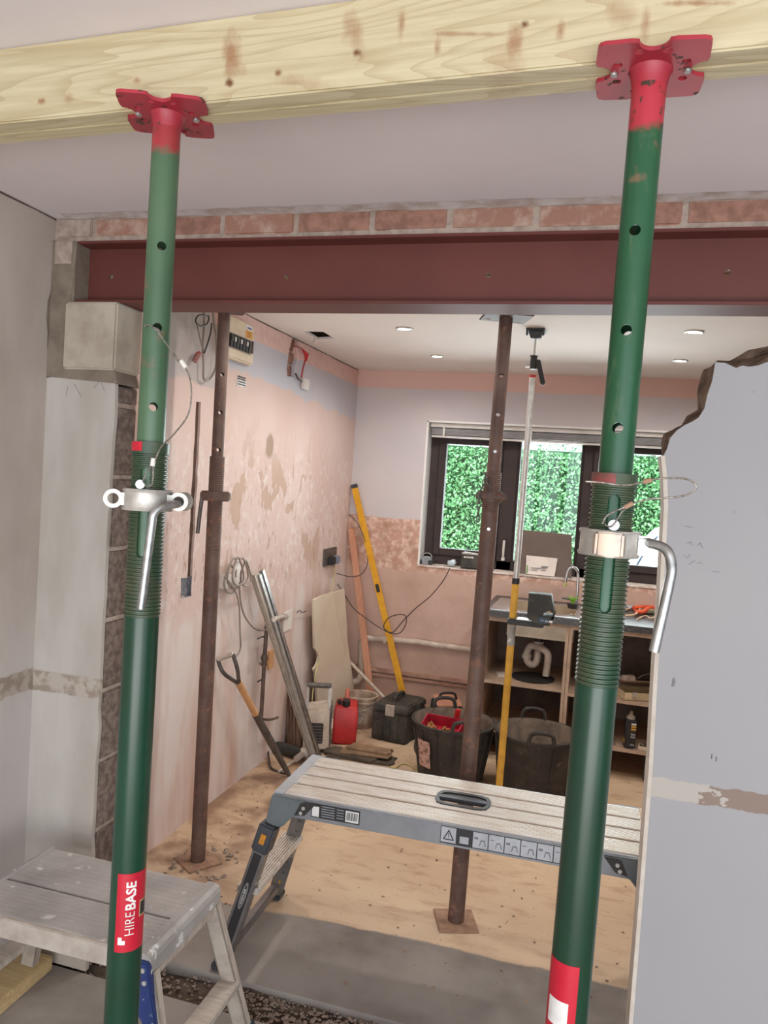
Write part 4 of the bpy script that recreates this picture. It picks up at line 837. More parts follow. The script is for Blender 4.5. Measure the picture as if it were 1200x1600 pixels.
b = B(); b.loft([[(sx0+.075, y, zs-.014), (sx0+.002, y, zs-.014), (sx0-.012, y, zs-.09), (sx0-.040, y, zs-.20), (sx0-.015, y, zs-.20), (sx0+.012, y, zs-.14), (sx0+.075, y, zs-.075)] for y in (yq-.006, yq+.014)]); b.build('corner_cover', M_BLUE, sp, bevel=.003)
for dx, dz in ((-.014, -.03), (-.008, -.06)): B().cyl((sx1+dx, yq-.009, zs+dz), (sx1+dx, yq-.005, zs+dz), .006, n=10).build('rivet', M_ALU, sp)
# timber offcut lying under the step
c0 = PZ(83, 1497, .05); a0 = PZ(35, 1480, .05); dv = V((.05, .998, 0)).normalized()
pA, pB_ = PZ(83, 1493, .047), PZ(0, 1565, .047); dd = (pA-pB_); dd.z = 0; dd.normalize(); nn_ = V((-dd.y, dd.x, 0)); e0 = pA.copy(); e0.z = .001
Mo = Matrix.Translation(e0) @ Matrix((-dd, -nn_*-1, V((0, 0, 1)))).transposed().to_4x4()
tag(B(Mo).box((0, 0, 0), (.55, .11, .046)).build('timber_offcut', M_TIM2, bevel=.003), 'short pale timber offcut lying on the floor beneath the low step', 'timber')
# ------------------------------------------------------------------ rubble and crumbs
def stones(name, n, fn, r0, r1, m, parent=None):
    vs_, fs_ = [], []
    for k in range(n):
        p = V(fn()); r_ = random.uniform(r0, r1); A0 = len(vs_); sc = (random.uniform(.6, 1.3), random.uniform(.6, 1.3), random.uniform(.4, .9)); ph = random.random()*6
        pts = [(0, 0, -1), (0, 0, 1)]+[(math.cos(ph+i*math.pi/2.5), math.sin(ph+i*math.pi/2.5), random.uniform(-.4, .4)) for i in range(5)]
        vs_ += [p+V((q[0]*r_*sc[0], q[1]*r_*sc[1], max(q[2]*r_*sc[2], -r_*.3)+r_*.3)) for q in pts]
        for i in range(5): j = (i+1) % 5; fs_ += [(A0+2+i, A0+2+j, A0+1), (A0+2+j, A0+2+i, A0)]
    me = bpy.data.meshes.new(name); me.from_pydata(vs_, [], fs_); o = link(name, me, m, parent); o['kind'] = 'stuff'; return o
tag(stones('rubble', 1500, lambda: (random.choice((random.uniform(-1.7, .2), random.uniform(-1.0, -.3))), random.uniform(2.09, 2.24), -.022), .002, .009, M_STONE), 'loose stones and crumbs lying in the soil strip', 'rubble')
def fpos():
    while True:
        x, y = random.uniform(-1.6, .6), random.uniform(2.3, 4.6)
        if any(abs(x-q.x) < .13 and abs(y-q.y) < .13 for q in (P0b, P0)): continue
        if random.random() < (1 if x < -1.15 else .18): return (x, y, 0)
tag(stones('debris', 420, fpos, .002, .007, mat('dark_crumbs', (128, 100, 82), (176, 150, 128), .95, scale=60)), 'small plaster crumbs scattered over the dusty floor', 'debris')
tag(stones('debris', 60, lambda: (random.uniform(-1.6, -1.35), random.uniform(2.75, 3.0), .001), .005, .012, M_STONE), 'clump of plaster bits around the foot of the brown prop by the wall', 'debris')
# ------------------------------------------------------------------ KITCHEN: fixed to the side wall
def wbox(b, y0, y1, z0, z1, d, d0=0): return b.box((XW+d0, y0, z0), (XW+d, y1, z1))
def wrect(x0, y0_, x1, y1_): a, c = wl(x0, y0_), wl(x1, y1_); return min(a.y, c.y), max(a.y, c.y), min(a.z, c.z), max(a.z, c.z)
fb = thing('fuse_board', 'cream fuse board with black switches and an orange sticker, high on the wall', 'fuse board', (XW, 3.37, 2.16))
fy0, fy1, fz0, fz1 = 3.20, 3.50, 2.152, 2.345
wbox(B(), fy0, fy1, fz0, fz1, .040).build('body', M_CREAM, fb, bevel=.008)
wbox(B(), fy0+.03, fy1-.04, fz0+.045, fz0+.115, .044, .035).build('switch_window', mat('cream_recess', (170, 150, 130), None, .6), fb)
for i in range(7): wbox(B(), fy0+.030+i*.031, fy0+.030+i*.031+.026, fz0+.05, fz0+.11, .052, .040).build('switch', M_INK, fb, bevel=.002)
for i in range(7): wbox(B(), fy0+.037+i*.031, fy0+.037+i*.031+.012, fz0+.078, fz0+.098, .056, .050).build('switch_lever', M_WHITE if i % 2 else M_GREYM, fb)
wbox(B(), fy1-.036, fy1-.024, fz0+.055, fz0+.115, .048, .038).build('main_switch', M_BROWN, fb)
wbox(B(), fy0+.20, fy1-.03, fz0+.122, fz0+.158, .0412, .0395).build('warning_sticker', mat('orange_sticker', (226, 158, 44), (214, 140, 36), .5), fb)
wbox(B(), fy0+.20, fy1-.03, fz0+.158, fz0+.182, .0412, .0395).build('warning_sticker', M_LAB, fb)
for i in range(3): wbox(B(), fy0+.215, fy1-.05, fz0+.129+i*.009, fz0+.132+i*.009, .0418, .041).build('sticker_print', M_BROWN, fb)
wbox(B(), fy0+.21, fy1-.045, fz0+.165, fz0+.173, .0418, .041).build('sticker_print', mat('blue_print', (70, 80, 150), None, .5), fb)
y0, y1, z0, z1 = wrect(370, 592, 383, 606)
tg = wbox(B(), y0, y1, z0, z1, .004).build('wall_notice', M_LAB); tag(tg, 'small printed white notice on the wall below the fuse board', 'notice')
for i in range(4): wbox(B(), y0+.005, y1-.008, z0+.006+i*.012, z0+.012+i*.012, .0048, .003).build('notice_print', M_INK, tg)
# loose tails and hanging loop beside the brown prop
def WP(pts, off): return [wl(a_, c_, off) for a_, c_ in pts]
cable('hanging_cable', WP([(318, 470), (319, 500), (317, 540), (318, 570), (318, 590), (322, 594), (328, 592), (335, 580), (338, 565), (338, 530), (334, 500), (331, 470)], .03), .005, M_CABLE, 'grey cable hanging in a long loop beside the brown prop near the beam')
cable('hanging_cable', WP([(325, 494), (318, 492), (310, 493), (306, 499), (307, 505), (314, 509), (322, 507), (326, 500), (326, 492)], .05), .0035, M_DCAB, 'small dark cable coil under the beam end, beside the brown prop')
cable('hanging_cable', WP([(308, 508), (313, 530), (317, 548), (314, 555), (308, 557)], .03), .0035, M_CABLE, 'thin grey cable tail running from the small coil down to a red plug')
cable('hanging_cable', WP([(331, 505), (329, 520), (324, 538), (319, 552)], .04), .0035, M_DCAB, 'thin dark cable tail slanting between the loop and the small coil')
jb = thing('cable_connector', 'reddish cable connector bundle hanging on the wall beside the loop of cable', 'connector', wl(307, 560))
B().tube([wl(314, 553, .03), wl(308, 557, .035), wl(304, 565, .03)], .014, 10, True, [.007, .014, .012]).build('sleeve', mat('reddish_sleeve', (150, 92, 84), (170, 130, 120), .6, scale=40), jb, smooth=60)
B().tube([wl(312, 550, .03), wl(306, 553, .02)], .005, 8).build('wire_tail', M_REDP, jb, smooth=60)
# red flex and white socket at the brick-deep hole
hs = thing('hanging_socket', 'white socket hanging on red flex from the hole in the upper wall', 'socket', wl(476, 600))
a, c = wl(470, 612, .02), wl(483, 592, .035); y0, y1, z0, z1 = wrect(470, 590, 481, 611)
B().box((XW+.002, y0, z0), (XW+.022, y1-.03, z1)).build('socket_plate', M_WHITE, hs, bevel=.005)
B().tube(smooth_path(WP([(460, 541), (465, 542), (473, 546), (478, 556), (476, 566), (473, 578), (471, 590)], .02)), .005, 8).build('flex', mat('red_flex', (176, 62, 60), (150, 60, 58), .5), hs, smooth=60)
B().tube(WP([(474, 548), (479, 554), (478, 564)], .024), .013, 10, True, [.007, .015, .007]).build('flex_joint', M_REDP, hs, smooth=60)
B().tube(smooth_path(WP([(462, 584), (466, 592), (471, 596)], .02)), .006, 8).build('flex', M_DCAB, hs, smooth=60)
# ceiling tail of flex by the hatch
cable('ceiling_wire', [PZ(493, 527, 2.40), PZ(491, 531, 2.385), PZ(489, 536, 2.36)], .003, M_WHITE, 'short white wire end dangling from the edge of the ceiling hatch')
# coil of cable with white extension
ex = thing('extension_lead', 'white extension sockets wrapped in looped grey cable, hung on the wall', 'extension lead', wl(366, 890))
M_ext = seg_frame(wl(366, 919, .05), wl(371, 873, .05))
B().tube([wl(366, 917, .05), wl(366.5, 912, .05), wl(369, 885, .05), wl(371, 876, .05)], .02, 12, True, [.012, .02, .022, .014]).build('socket_body', M_WHITE, ex, smooth=60)
for (cx, cy, rx, ry, o_) in ((372, 893, 8, 22, .07), (378, 892, 9, 20, .06), (366, 896, 10, 24, .045), (384, 896, 7, 20, .05), (360, 905, 9, 22, .04)):
    pts = [wl(cx+rx*math.cos(t)+2*math.sin(2*t), cy+ry*math.sin(t), o_) for t in [2*math.pi*i/16 for i in range(17)]]
    B().tube(smooth_path(pts, 3), .0045, 7).build('cable_loop', M_CABLE, ex, smooth=60)
B().tube(smooth_path(WP([(374, 915), (376, 940), (382, 962), (395, 980), (408, 985), (420, 982), (427, 975)], .05)), .0045, 7).build('cable_loop', M_CABLE, ex, smooth=60)
B().tube(smooth_path(WP([(352, 902), (362, 915), (370, 930), (374, 950), (375, 985), (376, 1010), (372, 1022), (366, 1028)], .06)), .0045, 7).build('cable_loop', M_CABLE, ex, smooth=60)
B().tube(smooth_path(WP([(385, 885), (392, 896), (400, 906), (412, 920), (420, 935), (424, 952), (427, 965)], .05)), .003, 7).build('cable_loop', M_CABLE, ex, smooth=60)
y0, y1, z0, z1 = wrect(343, 897, 352, 917)
sk = wbox(B(), y0, y1, z0, z1, .045).build('wall_socket', M_WHITE, bevel=.004); tag(sk, 'white surface socket box half hidden by the brown prop', 'socket')
# metal socket with plugs
sp_ = thing('metal_socket', 'metal double socket with two plugs, near the corner above the white board', 'socket', wl(514, 869))
y0, y1, z0, z1 = wrect(505, 858, 522, 880)
wbox(B(), y0, y1, z0, z1, .016).build('socket_box', M_GREYM, sp_, bevel=.004)
for i in range(2): wbox(B(), y0+.06+i*.09, y0+.12+i*.09, z0+.005, z0+.06, .055, .014).build('plug', M_INK if i == 0 else mat('grey_plug', (132, 140, 156), None, .5), sp_, bevel=.006)
# white plate with pipe stub
pl = thing('wall_plate', 'white square wall plate with a capped pipe stub beside the leaning rails', 'wall plate', wl(447, 968))
y0, y1, z0, z1 = wrect(442, 957, 454, 982); wbox(B(), y0, y1, z0, z1, .008).build('plate', M_WHITE, pl, bevel=.002)
B().tube([wl(445, 964, .0), wl(438, 964, .09), wl(428, 968, .16)], .013, 12, True, [.013, .013, .013]).build('pipe_stub', M_ALUD, pl, smooth=40)
B().tube([wl(446, 963.5, .004), wl(443, 964, .03)], .019, 12).build('collar', M_ALUD, pl, smooth=40)
cable('wire_tail', WP([(478, 955), (472, 957), (468, 954), (464, 957)], .02), .003, M_DCAB, 'short wire tails sticking out of bare plaster beside the white board')
# riser pipe with valve
rp = thing('riser_pipe', 'dark copper riser pipe with a stop valve on the wall behind the rails', 'pipe', wl(410, 1120))
B().tube(WP([(417, 975), (413, 1030), (411, 1070), (408, 1122)], .04), .011, 12).build('pipe', M_COPP, rp, smooth=40)
B().tube(WP([(413.5, 1022), (413, 1028), (412.6, 1034), (412, 1040)], .04), .018, 12, True, [.013, .021, .014, .019]).build('valve_body', M_COPP, rp, smooth=40)
B().tube([wl(412, 1036, .04), wl(406, 1037, .07)], .006, 8).build('valve_tap', M_GREYM, rp)
for yv in (995, 1062): B().tube(WP([(403, yv+3), (409, yv), (413, yv)], .03), .005, 8).build('pipe_clip', M_GREYM, rp, smooth=40)
B().tube(smooth_path(WP([(408, 1120), (412, 1124), (424, 1124), (434, 1121)], .05)), .007, 8).build('pipe', M_COPP, rp, smooth=40)
y0, y1, z0, z1 = wrect(418, 1018, 424, 1042); tag(wbox(B(), y0, y1, z0, z1, .012).build('wood_packer', M_WOODH), 'small tan wood packer left on the wall beside the riser valve', 'wood packer')
for q_ in (.0,): st(wbox(B(), 2.30, 2.42, 0, .62, .022).build('trim_1', M_CREAM, bevel=.004))
# ------------------------------------------------------------------ leaning against the side wall
def ln(a, c, t): return a.lerp(c, t)
sh0, sh1 = PX(357, 1030, XW+.045), PZ(452, 1212, .0); dz = (sh1-sh0).normalized()
sv = thing('spade', 'D-handled spade with ash shaft leaning upside against the wall', 'spade', (sh1.x, sh1.y, 0))
jq = PX(372, 1066, XW+.09); dq = (sh1-jq)
B().tube([jq, jq+dq*.33], .017, 14).build('shaft', M_WOODH, sv, smooth=40)
B().tube([jq+dq*.32, jq+dq*.6, jq+dq*.97], .02, 14, True, [.0195, .021, .014]).build('socket', M_GREYM, sv, smooth=40)
hA, hB = PX(340, 1030, XW+.02), PX(364, 1022, XW+.10)
for hh, mid in ((hA, PX(350, 1052, XW+.05)), (hB, PX(371, 1046, XW+.12))): B().tube(smooth_path([hh, mid, jq+dq*.02, jq+dq*.08]), .01, 10).build('yoke', M_GREYM, sv, smooth=50)
B().tube([hA, hB], .0125, 12).build('grip', M_ALUD, sv, smooth=40)
dn = dq.normalized(); bx = V((0, 0, 1)).cross(dn).normalized()
b = B(); b.tube([jq+dq*.93, jq+dq*1.0], .013, 8); b.build('blade_neck', M_GREYM, sv, smooth=40)
# three metal rails in a bundle
r1 = PX(397, 897, XW+.03); rb_ = PZ(497, 1192, .0)
for i, (dx, mm, lab, wdt) in enumerate(((-.035, M_ALUD, 'dull aluminium rail leaning in the bundle, nearest the spade', .030), (.0, M_ALU, 'bright aluminium rail leaning in the middle of the bundle', .036), (.036, M_ZINC, 'narrow dark-edged steel rail leaning at the outer side of the bundle', .020))):
    a = r1+V((dx*.2+.02, dx, (.0, .0, .02)[i])); c = rb_+V((dx*.9, -.02*(i-1), 0)); b = B(); b.bar(c, a, wdt, .012, (0, 1, 0)); Mq = seg_frame(c, a, (0, 1, 0)); L = (a-c).length
    b.box((-wdt/2, -.018, 0), (-wdt/2+.004, 0, L), Mq); b.box((wdt/2-.004, -.018, 0), (wdt/2, 0, L), Mq); tag(b.build('metal_rail', mm), lab, 'rail', 'metal rails leaning on the pink wall')
# white board with scalloped edge
bd_ = [(487, 937), (500, 931), (515, 926), (535, 920), (538, 960), (540, 1000), (543, 1040), (545, 1095), (500, 1150), (494, 1130), (492, 1080), (490, 1052), (487, 1045), (491, 1040), (494, 1033), (495, 1025), (493, 1018), (489, 1013), (488, 990)]
fs = [PX(x, y, XW+.05+.0009*(x-487)) for x, y in bd_]
for q in fs:
    if q.y > 5.22: q.y = 5.22
zmin = 0.02; fs[7] = V((XW+.16, 5.20, .001)); fs[8] = V((XW+.14, 4.62, .001))
wb_ = thing('scalloped_board', 'tall off-white board with a scallop cut in its edge, leaning in the corner', 'board', (XW+.12, 4.9, 0))
b = B(); b.loft([[q for q in fs], [q+V((.016, -.004, 0)) for q in fs]]); b.build('panel', mat('off_white_board', (222, 210, 190), (208, 192, 170), .6, scale=2), wb_)
# long yellow level, pink batten, white pole in the corner
def stick(P, Q, w_, t_, m, name, label, cat, parent=None, **k):
    o = B().bar(P, Q, w_, t_, k.get('up', (0, 1, 0))).build(name, m, parent, bevel=k.get('bevel', .002)); return tag(o, label, cat) if label else o
yl1, yl0 = PY(553, 757, YB-.035), PZ(641, 1125, .0); yl0.y = min(yl0.y, 5.1)
yv = thing('spirit_level', 'long yellow spirit level leaning in the far corner behind the black case', 'spirit level', (yl0.x, yl0.y, 0))
stick(yl0, yl1, .042, .022, M_YEL, 'level_body', None, None, yv)
mid = ln(yl1, yl0, (925-757)/(1125-757)*.98); stick(mid+(yl1-yl0).normalized()*.03, mid-(yl1-yl0).normalized()*.03, .026, .026, M_INK, 'vial', None, None, yv)
stick(yl1, yl1-(yl1-yl0).normalized()*.03, .044, .024, M_CHAR, 'end_cap', None, None, yv)
q1, q0 = PY(549, 826, YB-.03), PZ(583, 1118, 0); q0.y = min(q0.y, 5.15); stick(q0, q1, .045, .02, M_PINKW, 'batten', 'pinkish timber batten leaning in the corner behind the yellow level', 'batten')
q1, q0 = PY(543, 1030, YB-.12), PY(600, 1090, 4.98); B_ = B().tube([q1, q0], .012, 10).build('thin_pole', M_WPIPE, smooth=40); tag(B_, 'thin off-white pole slanting from the corner to the black case', 'pole')
wp = thing('waste_pipe', 'white waste pipe running along the window wall and bending down in the corner', 'pipe', (-1.5, YB, .4))
B().tube([PY(574, 997, YB-.03), PY(650, 1003, YB-.03), PY(748, 1017, YB-.03)], .021, 12).build('pipe', M_WPIPE, wp, smooth=40)
B().tube(smooth_path([PY(565, 1000, YB-.05), PY(565, 1030, YB-.05), PY(564, 1052, YB-.05), PY(558, 1064, YB-.08), PY(545, 1066, YB-.14)]), .024, 12).build('elbow_pipe', M_WPIPE, wp, smooth=50)
for xx in (600, 690): B().tube([PY(xx, 1001+(xx-600)*.09, YB-.03), PY(xx+4, 1001.5+(xx-600)*.09, YB-.03)], .025, 12).build('pipe_clip', M_WPIPE, wp)
p_, q_ = PY(545, 1040, YB-.004), PY(745, 1068, YB-.004); zz_ = p_.z
b = B(); b.box((XW+.02, YB-.028, zz_-.012), (-.66, YB, zz_+.014)); b.box((XW+.02, YB-.018, zz_-.045), (-.66, YB, zz_-.022)); st(b.build('trim_2', mat('pinkish_ledge', (190, 152, 132), (160, 124, 106), .8, scale=10), bevel=.003))
# loose black cable from metal socket to the sill
cable('long_cable', [PY(517, 882, 5.0), PY(518, 893, 5.05), PY(530, 897, 5.1), PY(548, 901, 5.16), PY(565, 897, 5.2), PY(574, 880, 5.2), PY(572, 850, 5.2), PY(560, 820, 5.2), PY(545, 803, 5.2)], .003, M_DCAB, 'dark thin cable arcing up over the batten in the corner')
cable('long_cable', [PY(*q, 5.11) for q in ((522, 905), (536, 925), (552, 950), (572, 966), (592, 980), (612, 990), (626, 988), (634, 975), (634, 963), (624, 960), (608, 965), (600, 976), (602, 984), (614, 988), (630, 970), (650, 950), (672, 932), (692, 908), (703, 888))], .0035, M_DCAB, 'dark cable looping across the window wall up to the sill', k=8)
cable('thin_flex', [PY(523, 880, 5.0), PY(520, 915, 4.9), PY(510, 960, 4.8), PY(503, 1010, 4.7), PY(494, 1050, 4.55), PY(488, 1090, 4.45), PY(489, 1125, 4.36), PY(494, 1160, 4.30)], .0035, mat('yellowish_flex', (206, 200, 130), None, .5), 'thin yellowish flex hanging from the metal socket down to the machine')
# ------------------------------------------------------------------ along the floor by the wall
mc = PZ(492, 1178, 0); mt = thing('site_machine', 'boxy grey and cream power tool with a silver carrying frame', 'power tool', (mc.x, mc.y, 0)); Mm = Matrix.Translation((mc.x-.035, mc.y+.10, 0)) @ Matrix.Rotation(.35, 4, 'Z') @ Matrix.Diagonal((.86, .8, 1, 1))
M_MB = mat('dusty_cream_housing', (206, 194, 178), (176, 160, 142), .7, scale=14); 
b = B(Mm); b.hexa([(-.09, -.12, .02), (.09, -.12, .02), (.09, .12, .02), (-.09, .12, .02), (-.08, -.11, .25), (.08, -.11, .27), (.08, .12, .27), (-.08, .12, .25)]); b.build('housing', M_MB, mt, bevel=.012)
B(Mm).box((-.055, -.128, .06), (.045, -.11, .18)).build('grille', M_INK, mt, bevel=.004)
for i in range(6): B(Mm).box((-.05, -.132, .07+i*.018), (.04, -.126, .076+i*.018)).build('grille_bar', M_GREYM, mt)
for x in (-.078, .078): B(Mm).box((x-.012, -.06, .22), (x+.012, -.035, .40)).build('frame_upright', M_ALU, mt, bevel=.006)
B(Mm).cyl((-.085, -.047, .39), (.085, -.047, .39), .016, n=14).build('grip', M_GREYM, mt, smooth=40)
B(Mm).box((.088, -.1, .03), (.10, .1, .28)).build('side_guard', M_GREYM, mt, bevel=.006)
for x in (-.07, .07): B(Mm).box((x-.02, -.1, 0), (x+.02, .1, .022)).build('skid', M_CHAR, mt)
# upright dusty offcuts
of = [PX(434, 1170, XW+.09), ]
base = PZ(447, 1172, 0)
for i in range(4):
    h_ = (.36, .40, .33, .29)[i]; x = XW+.03+i*.029; b = B(Matrix.Translation((x, base.y+.12-.02*i, 0)) @ Matrix.Rotation(-.10, 4, 'Y')); b.hexa([(-.01, -.05, .004), (.015, -.06, .004), (.015, .08, .004), (-.01, .07, .004), (-.008, -.03, h_), (.012, -.045, h_*.94), (.012, .05, h_), (-.008, .06, h_*.96)])
    tag(b.build('board_offcut', mat('dusty_brown_board', (140, 112, 94), (104, 82, 70), .9, scale=8, stretch=(8, 8, 1), bump=.4), bevel=.002), ('upright dusty brown board offcut, flat on the wall by the riser pipe', 'tallest upright brown board offcut, second from the wall', 'upright brown board offcut third out from the wall', 'shortest upright brown board offcut, touching the machine side')[i], 'board offcut')
# breaker lying on the floor
bk0, bk1 = PZ(432, 1166, .035), PZ(470, 1178, .035); ht = thing('breaker_hammer', 'dark demolition hammer lying between the spade and the rails', 'power tool', (bk0.x, bk0.y, 0))
B().tube([bk0, ln(bk0, bk1, .2), ln(bk0, bk1, .8), bk1], .03, 14, True, [.028, .034, .034, .026]).build('body', M_TOOLB, ht, smooth=40)
ch = PZ(435, 1206, .012); e1 = PZ(476, 1176, .04); B().tube([e1, ln(e1, ch, .35), ln(e1, ch, .36), ch], .012, 10, True, [.02, .018, .009, .008]).build('chisel', M_ALUD, ht, smooth=40)
B().lathe([(.018, -.014), (.032, -.014), (.034, 0), (.032, .014), (.018, .014)], 16, seg_frame(e1, bk1+V((.03, .03, .02)))).build('chuck', M_ALUD, ht, smooth=40)
B().tube(smooth_path([bk0, bk0+V((-.04, -.03, .01)), PZ(421, 1190, .012), PZ(424, 1200, .008), PZ(436, 1206, .006), PZ(447, 1209, .006)]), .006, 8).build('power_cord', M_DCAB, ht, smooth=60)
# red can
rc = PZ(527, 1163, 0); rt = thing('fuel_can', 'red plastic fuel can with black cap on the dusty floor', 'fuel can', (rc.x, rc.y+.07, 0)); Mr = Matrix.Translation((rc.x+.012, rc.y+.10, 0)) @ Matrix.Rotation(.28, 4, 'Z')
b = B(Mr); w2, d2 = .072, .10; b.loft([[(-w2*k, -d2*k, z), (w2*k, -d2*k, z), (w2*k, d2*k, z), (-w2*k, d2*k, z)] for z, k in ((0, .93), (.012, 1), (.20, 1), (.235, .88))]); b.box((-.03, -.07, .23), (.03, .075, .245)); b.build('body', M_REDP, rt, bevel=.012, seg=3, smooth=50)
B(Mr).tube(smooth_path([(0, -.035, .235), (0, -.02, .285), (0, .03, .30), (0, .075, .285), (0, .085, .235)]), .014, 10).build('handle', mat('dusty_red_handle', (186, 88, 74), (170, 110, 92), .6, scale=40), rt, smooth=60)
B(Mr).cyl((0, -.065, .235), (0, -.072, .272), .024, n=16).build('cap', M_INK, rt, smooth=40)
B(Mr).cyl((-.035, -.055, .245), (-.05, -.06, .262), .014, n=12).build('vent_cap', M_INK, rt, smooth=40)
for s_ in (-1, 1): B(Mr).prism([(-.05, .05), (.05, .05), (.05, .16), (-.05, .16)], .071, .075, Matrix(((0,0,s_,0),(1,0,0,0),(0,1,0,0),(0,0,0,1)))).build('side_panel', M_REDP, rt, bevel=.003)
# bucket
bc = PZ(556, 1139, 0); bt = thing('bucket', 'dirty white plaster bucket behind the red fuel can', 'bucket', (bc.x, bc.y+.085, 0)); Mb = Matrix.Translation((bc.x, bc.y+.085, 0))
B(Mb).lathe([(.001, 0), (.085, 0), (.088, .006), (.103, .165), (.110, .166), (.111, .178), (.104, .18), (.105, .196), (.112, .197), (.113, .208), (.104, .21), (.099, .206), (.082, .012), (.001, .012)], 32, caps=False).build('shell', mat('dirty_white_bucket', (196, 176, 156), (150, 128, 110), .7, scale=16), bt, smooth=40)
B(Mb).tube(smooth_path([(-.112, 0, .185), (-.11, -.06, .16), (-.05, -.118, .13), (.03, -.122, .13), (.10, -.06, .16), (.112, 0, .185)]), .0025, 6).build('bail_handle', M_ALUD, bt, smooth=60)
bl_ = B(Mb); rr_ = .0985; bl_.loft([[((rr_+.012*(z-.04)/.1)*math.sin(a), -(rr_+.012*(z-.04)/.1)*math.cos(a), z) for a in [-.75+1.3*i/10 for i in range(11)]] for z in (.04, .14)], closed=False); lb = bl_.build('paper_label', mat('worn_label', (186, 172, 158), (150, 134, 120), .8, scale=40, lo=.45, hi=.55), bt, smooth=60)
for i in range(4): 
    z = .06+.02*i; rr2 = rr_+.0015+.012*(z-.04)/.1; B(Mb).loft([[(rr2*math.sin(a), -rr2*math.cos(a), z+d) for a in [-.2+.5*i2/5 for i2 in range(6)]] for d in (0, .006)], closed=False).build('label_print', M_INK if i == 3 else m_gl, lb)
# black tool case
tc_ = PZ(606, 1161, 0); tt_ = thing('tool_case', 'big black plastic tool case with top handle standing on the floor', 'tool case', (tc_.x, tc_.y+.15, 0)); Mt = Matrix.Translation((tc_.x+.02, tc_.y+.17, 0)) @ Matrix.Rotation(-.16, 4, 'Z')
b = B(Mt); b.loft([[(-.118*k, -.155*k, z), (.118*k, -.155*k, z), (.118*k, .155*k, z), (-.118*k, .155*k, z)] for z, k in ((0, .96), (.02, 1), (.175, 1), (.18, 1))]); b.build('body', M_TOOLB, tt_, bevel=.01, seg=3, smooth=40)
b = B(Mt); b.loft([[(-.121*k, -.158*k, z), (.121*k, -.158*k, z), (.121*k, .158*k, z), (-.121*k, .158*k, z)] for z, k in ((.182, 1), (.215, 1), (.236, .93))]); b.build('lid', M_TOOLB, tt_, bevel=.01, seg=3, smooth=40)
for x in (-.05, .0, .05): B(Mt).box((x-.012, -.163, .01), (x+.012, -.150, .17)).build('rib', M_TOOLB, tt_, bevel=.004)
B(Mt).tube(smooth_path([(-.012, -.07, .235), (-.012, -.06, .262), (-.012, 0, .27), (-.012, .07, .262), (-.012, .08, .235)]), .012, 10).build('handle', M_TOOLB, tt_, smooth=60)
for y in (-.155, .12): B(Mt).box((-.03, y-.008, .165), (.03, y+.012, .235)).build('latch', M_ALUD if y < 0 else M_CHAR, tt_, bevel=.004)
B(Mt).box((.118, -.02, .12), (.14, .07, .235)).build('side_clasp', M_TOOLB, tt_, bevel=.005)
# flat slates / boards pile
pc = PZ(556, 1186, 0); labs = ('lowest dark flat slab of the low pile on the floor, behind the platform', 'dark slab with a broken end, second up in the low floor pile', 'brownish thin slab third up in the low floor pile', 'top brown slab with curled bits, on the low floor pile')
for i in range(4):
    b = B(Matrix.Translation((pc.x+(.03, -.03, .05, .06)[i], pc.y+(0, -.01, .03, .05)[i]+.03, .001+.0125*i)) @ Matrix.Rotation((.02, -.12, .10, -.03)[i], 4, 'Z')); l_, w_ = (.20, .16, .15, .13)[i], (.07, .06, .07, .05)[i]
    ol = [(-l_, -w_), (l_*.9, -w_*.9), (l_, -w_*.2), (l_*.93, w_*.4), (l_*.97, w_), (-l_*.9, w_*.95), (-l_*.98, .0)]; b.prism(ol, 0, .011)
    tag(b.build('floor_slab', mat('slab_dark', (96, 84, 70), (72, 64, 54), .85, scale=14) if i < 2 else mat('slab_brown', (150, 122, 94), (120, 96, 74), .85, scale=14), bevel=.002), labs[i], 'slab', 'flat slabs in the low pile')
# rubber tubs
def tub(c, R0, R1, H, rot, label, ribs):
    t = thing('builders_tub', label, 'tub', (c.x, c.y, 0), 'black rubber tubs'); M = Matrix.Translation((c.x, c.y, 0)) @ Matrix.Rotation(rot, 4, 'Z')
    sh = B(M).lathe([(.001, 0), (R0, 0), (R0+.006, .01), (R1, H-.014), (R1+.012, H-.012), (R1+.013, H), (R1-.003, H+.001)], 44, caps=False).build('shell', M_BLKD, t, smooth=40)
    B(M).lathe([(R1-.003, H+.001), (R1-.008, H-.008), (R0-.002, .012), (.001, .010)], 44, caps=False).build('inner_lining', M_TUBIN, sh, smooth=40)
    for k in range(ribs):
        a = 2*math.pi*k/ribs; p0, p1 = V((math.cos(a)*(R0+.006), math.sin(a)*(R0+.006), .012)), V((math.cos(a)*(R1+.002), math.sin(a)*(R1+.002), H-.03)); B(M).tube([p0, p1], .005, 6).build('rib', M_BLKD, sh, smooth=60)
    for s_ in (-1, 1):
        r_ = R1+.004; pts = [(math.sin(a)*r_, s_*math.cos(a)*r_, z) for a, z in ((-.30, H-.006), (-.27, H+.030), (-.20, H+.050), (0, H+.056), (.20, H+.050), (.27, H+.030), (.30, H-.006))]; B(M).tube(smooth_path(pts), .0105, 10).build('handle', M_BLKD, t, smooth=60)
    return t, M
c1 = PZ(709, 1124, .33); c2 = PZ(836, 1141, .345)
t1, T1 = tub(c1, .17, .222, .33, .44, 'black rubber tub full of red-handled tools, behind the brown prop with the chain', 14)
t2, T2 = tub(V((c2.x+.012, c2.y, 0)), .18, .218, .345, .18, 'empty black rubber tub between the yellow pole and the open base unit', 10)
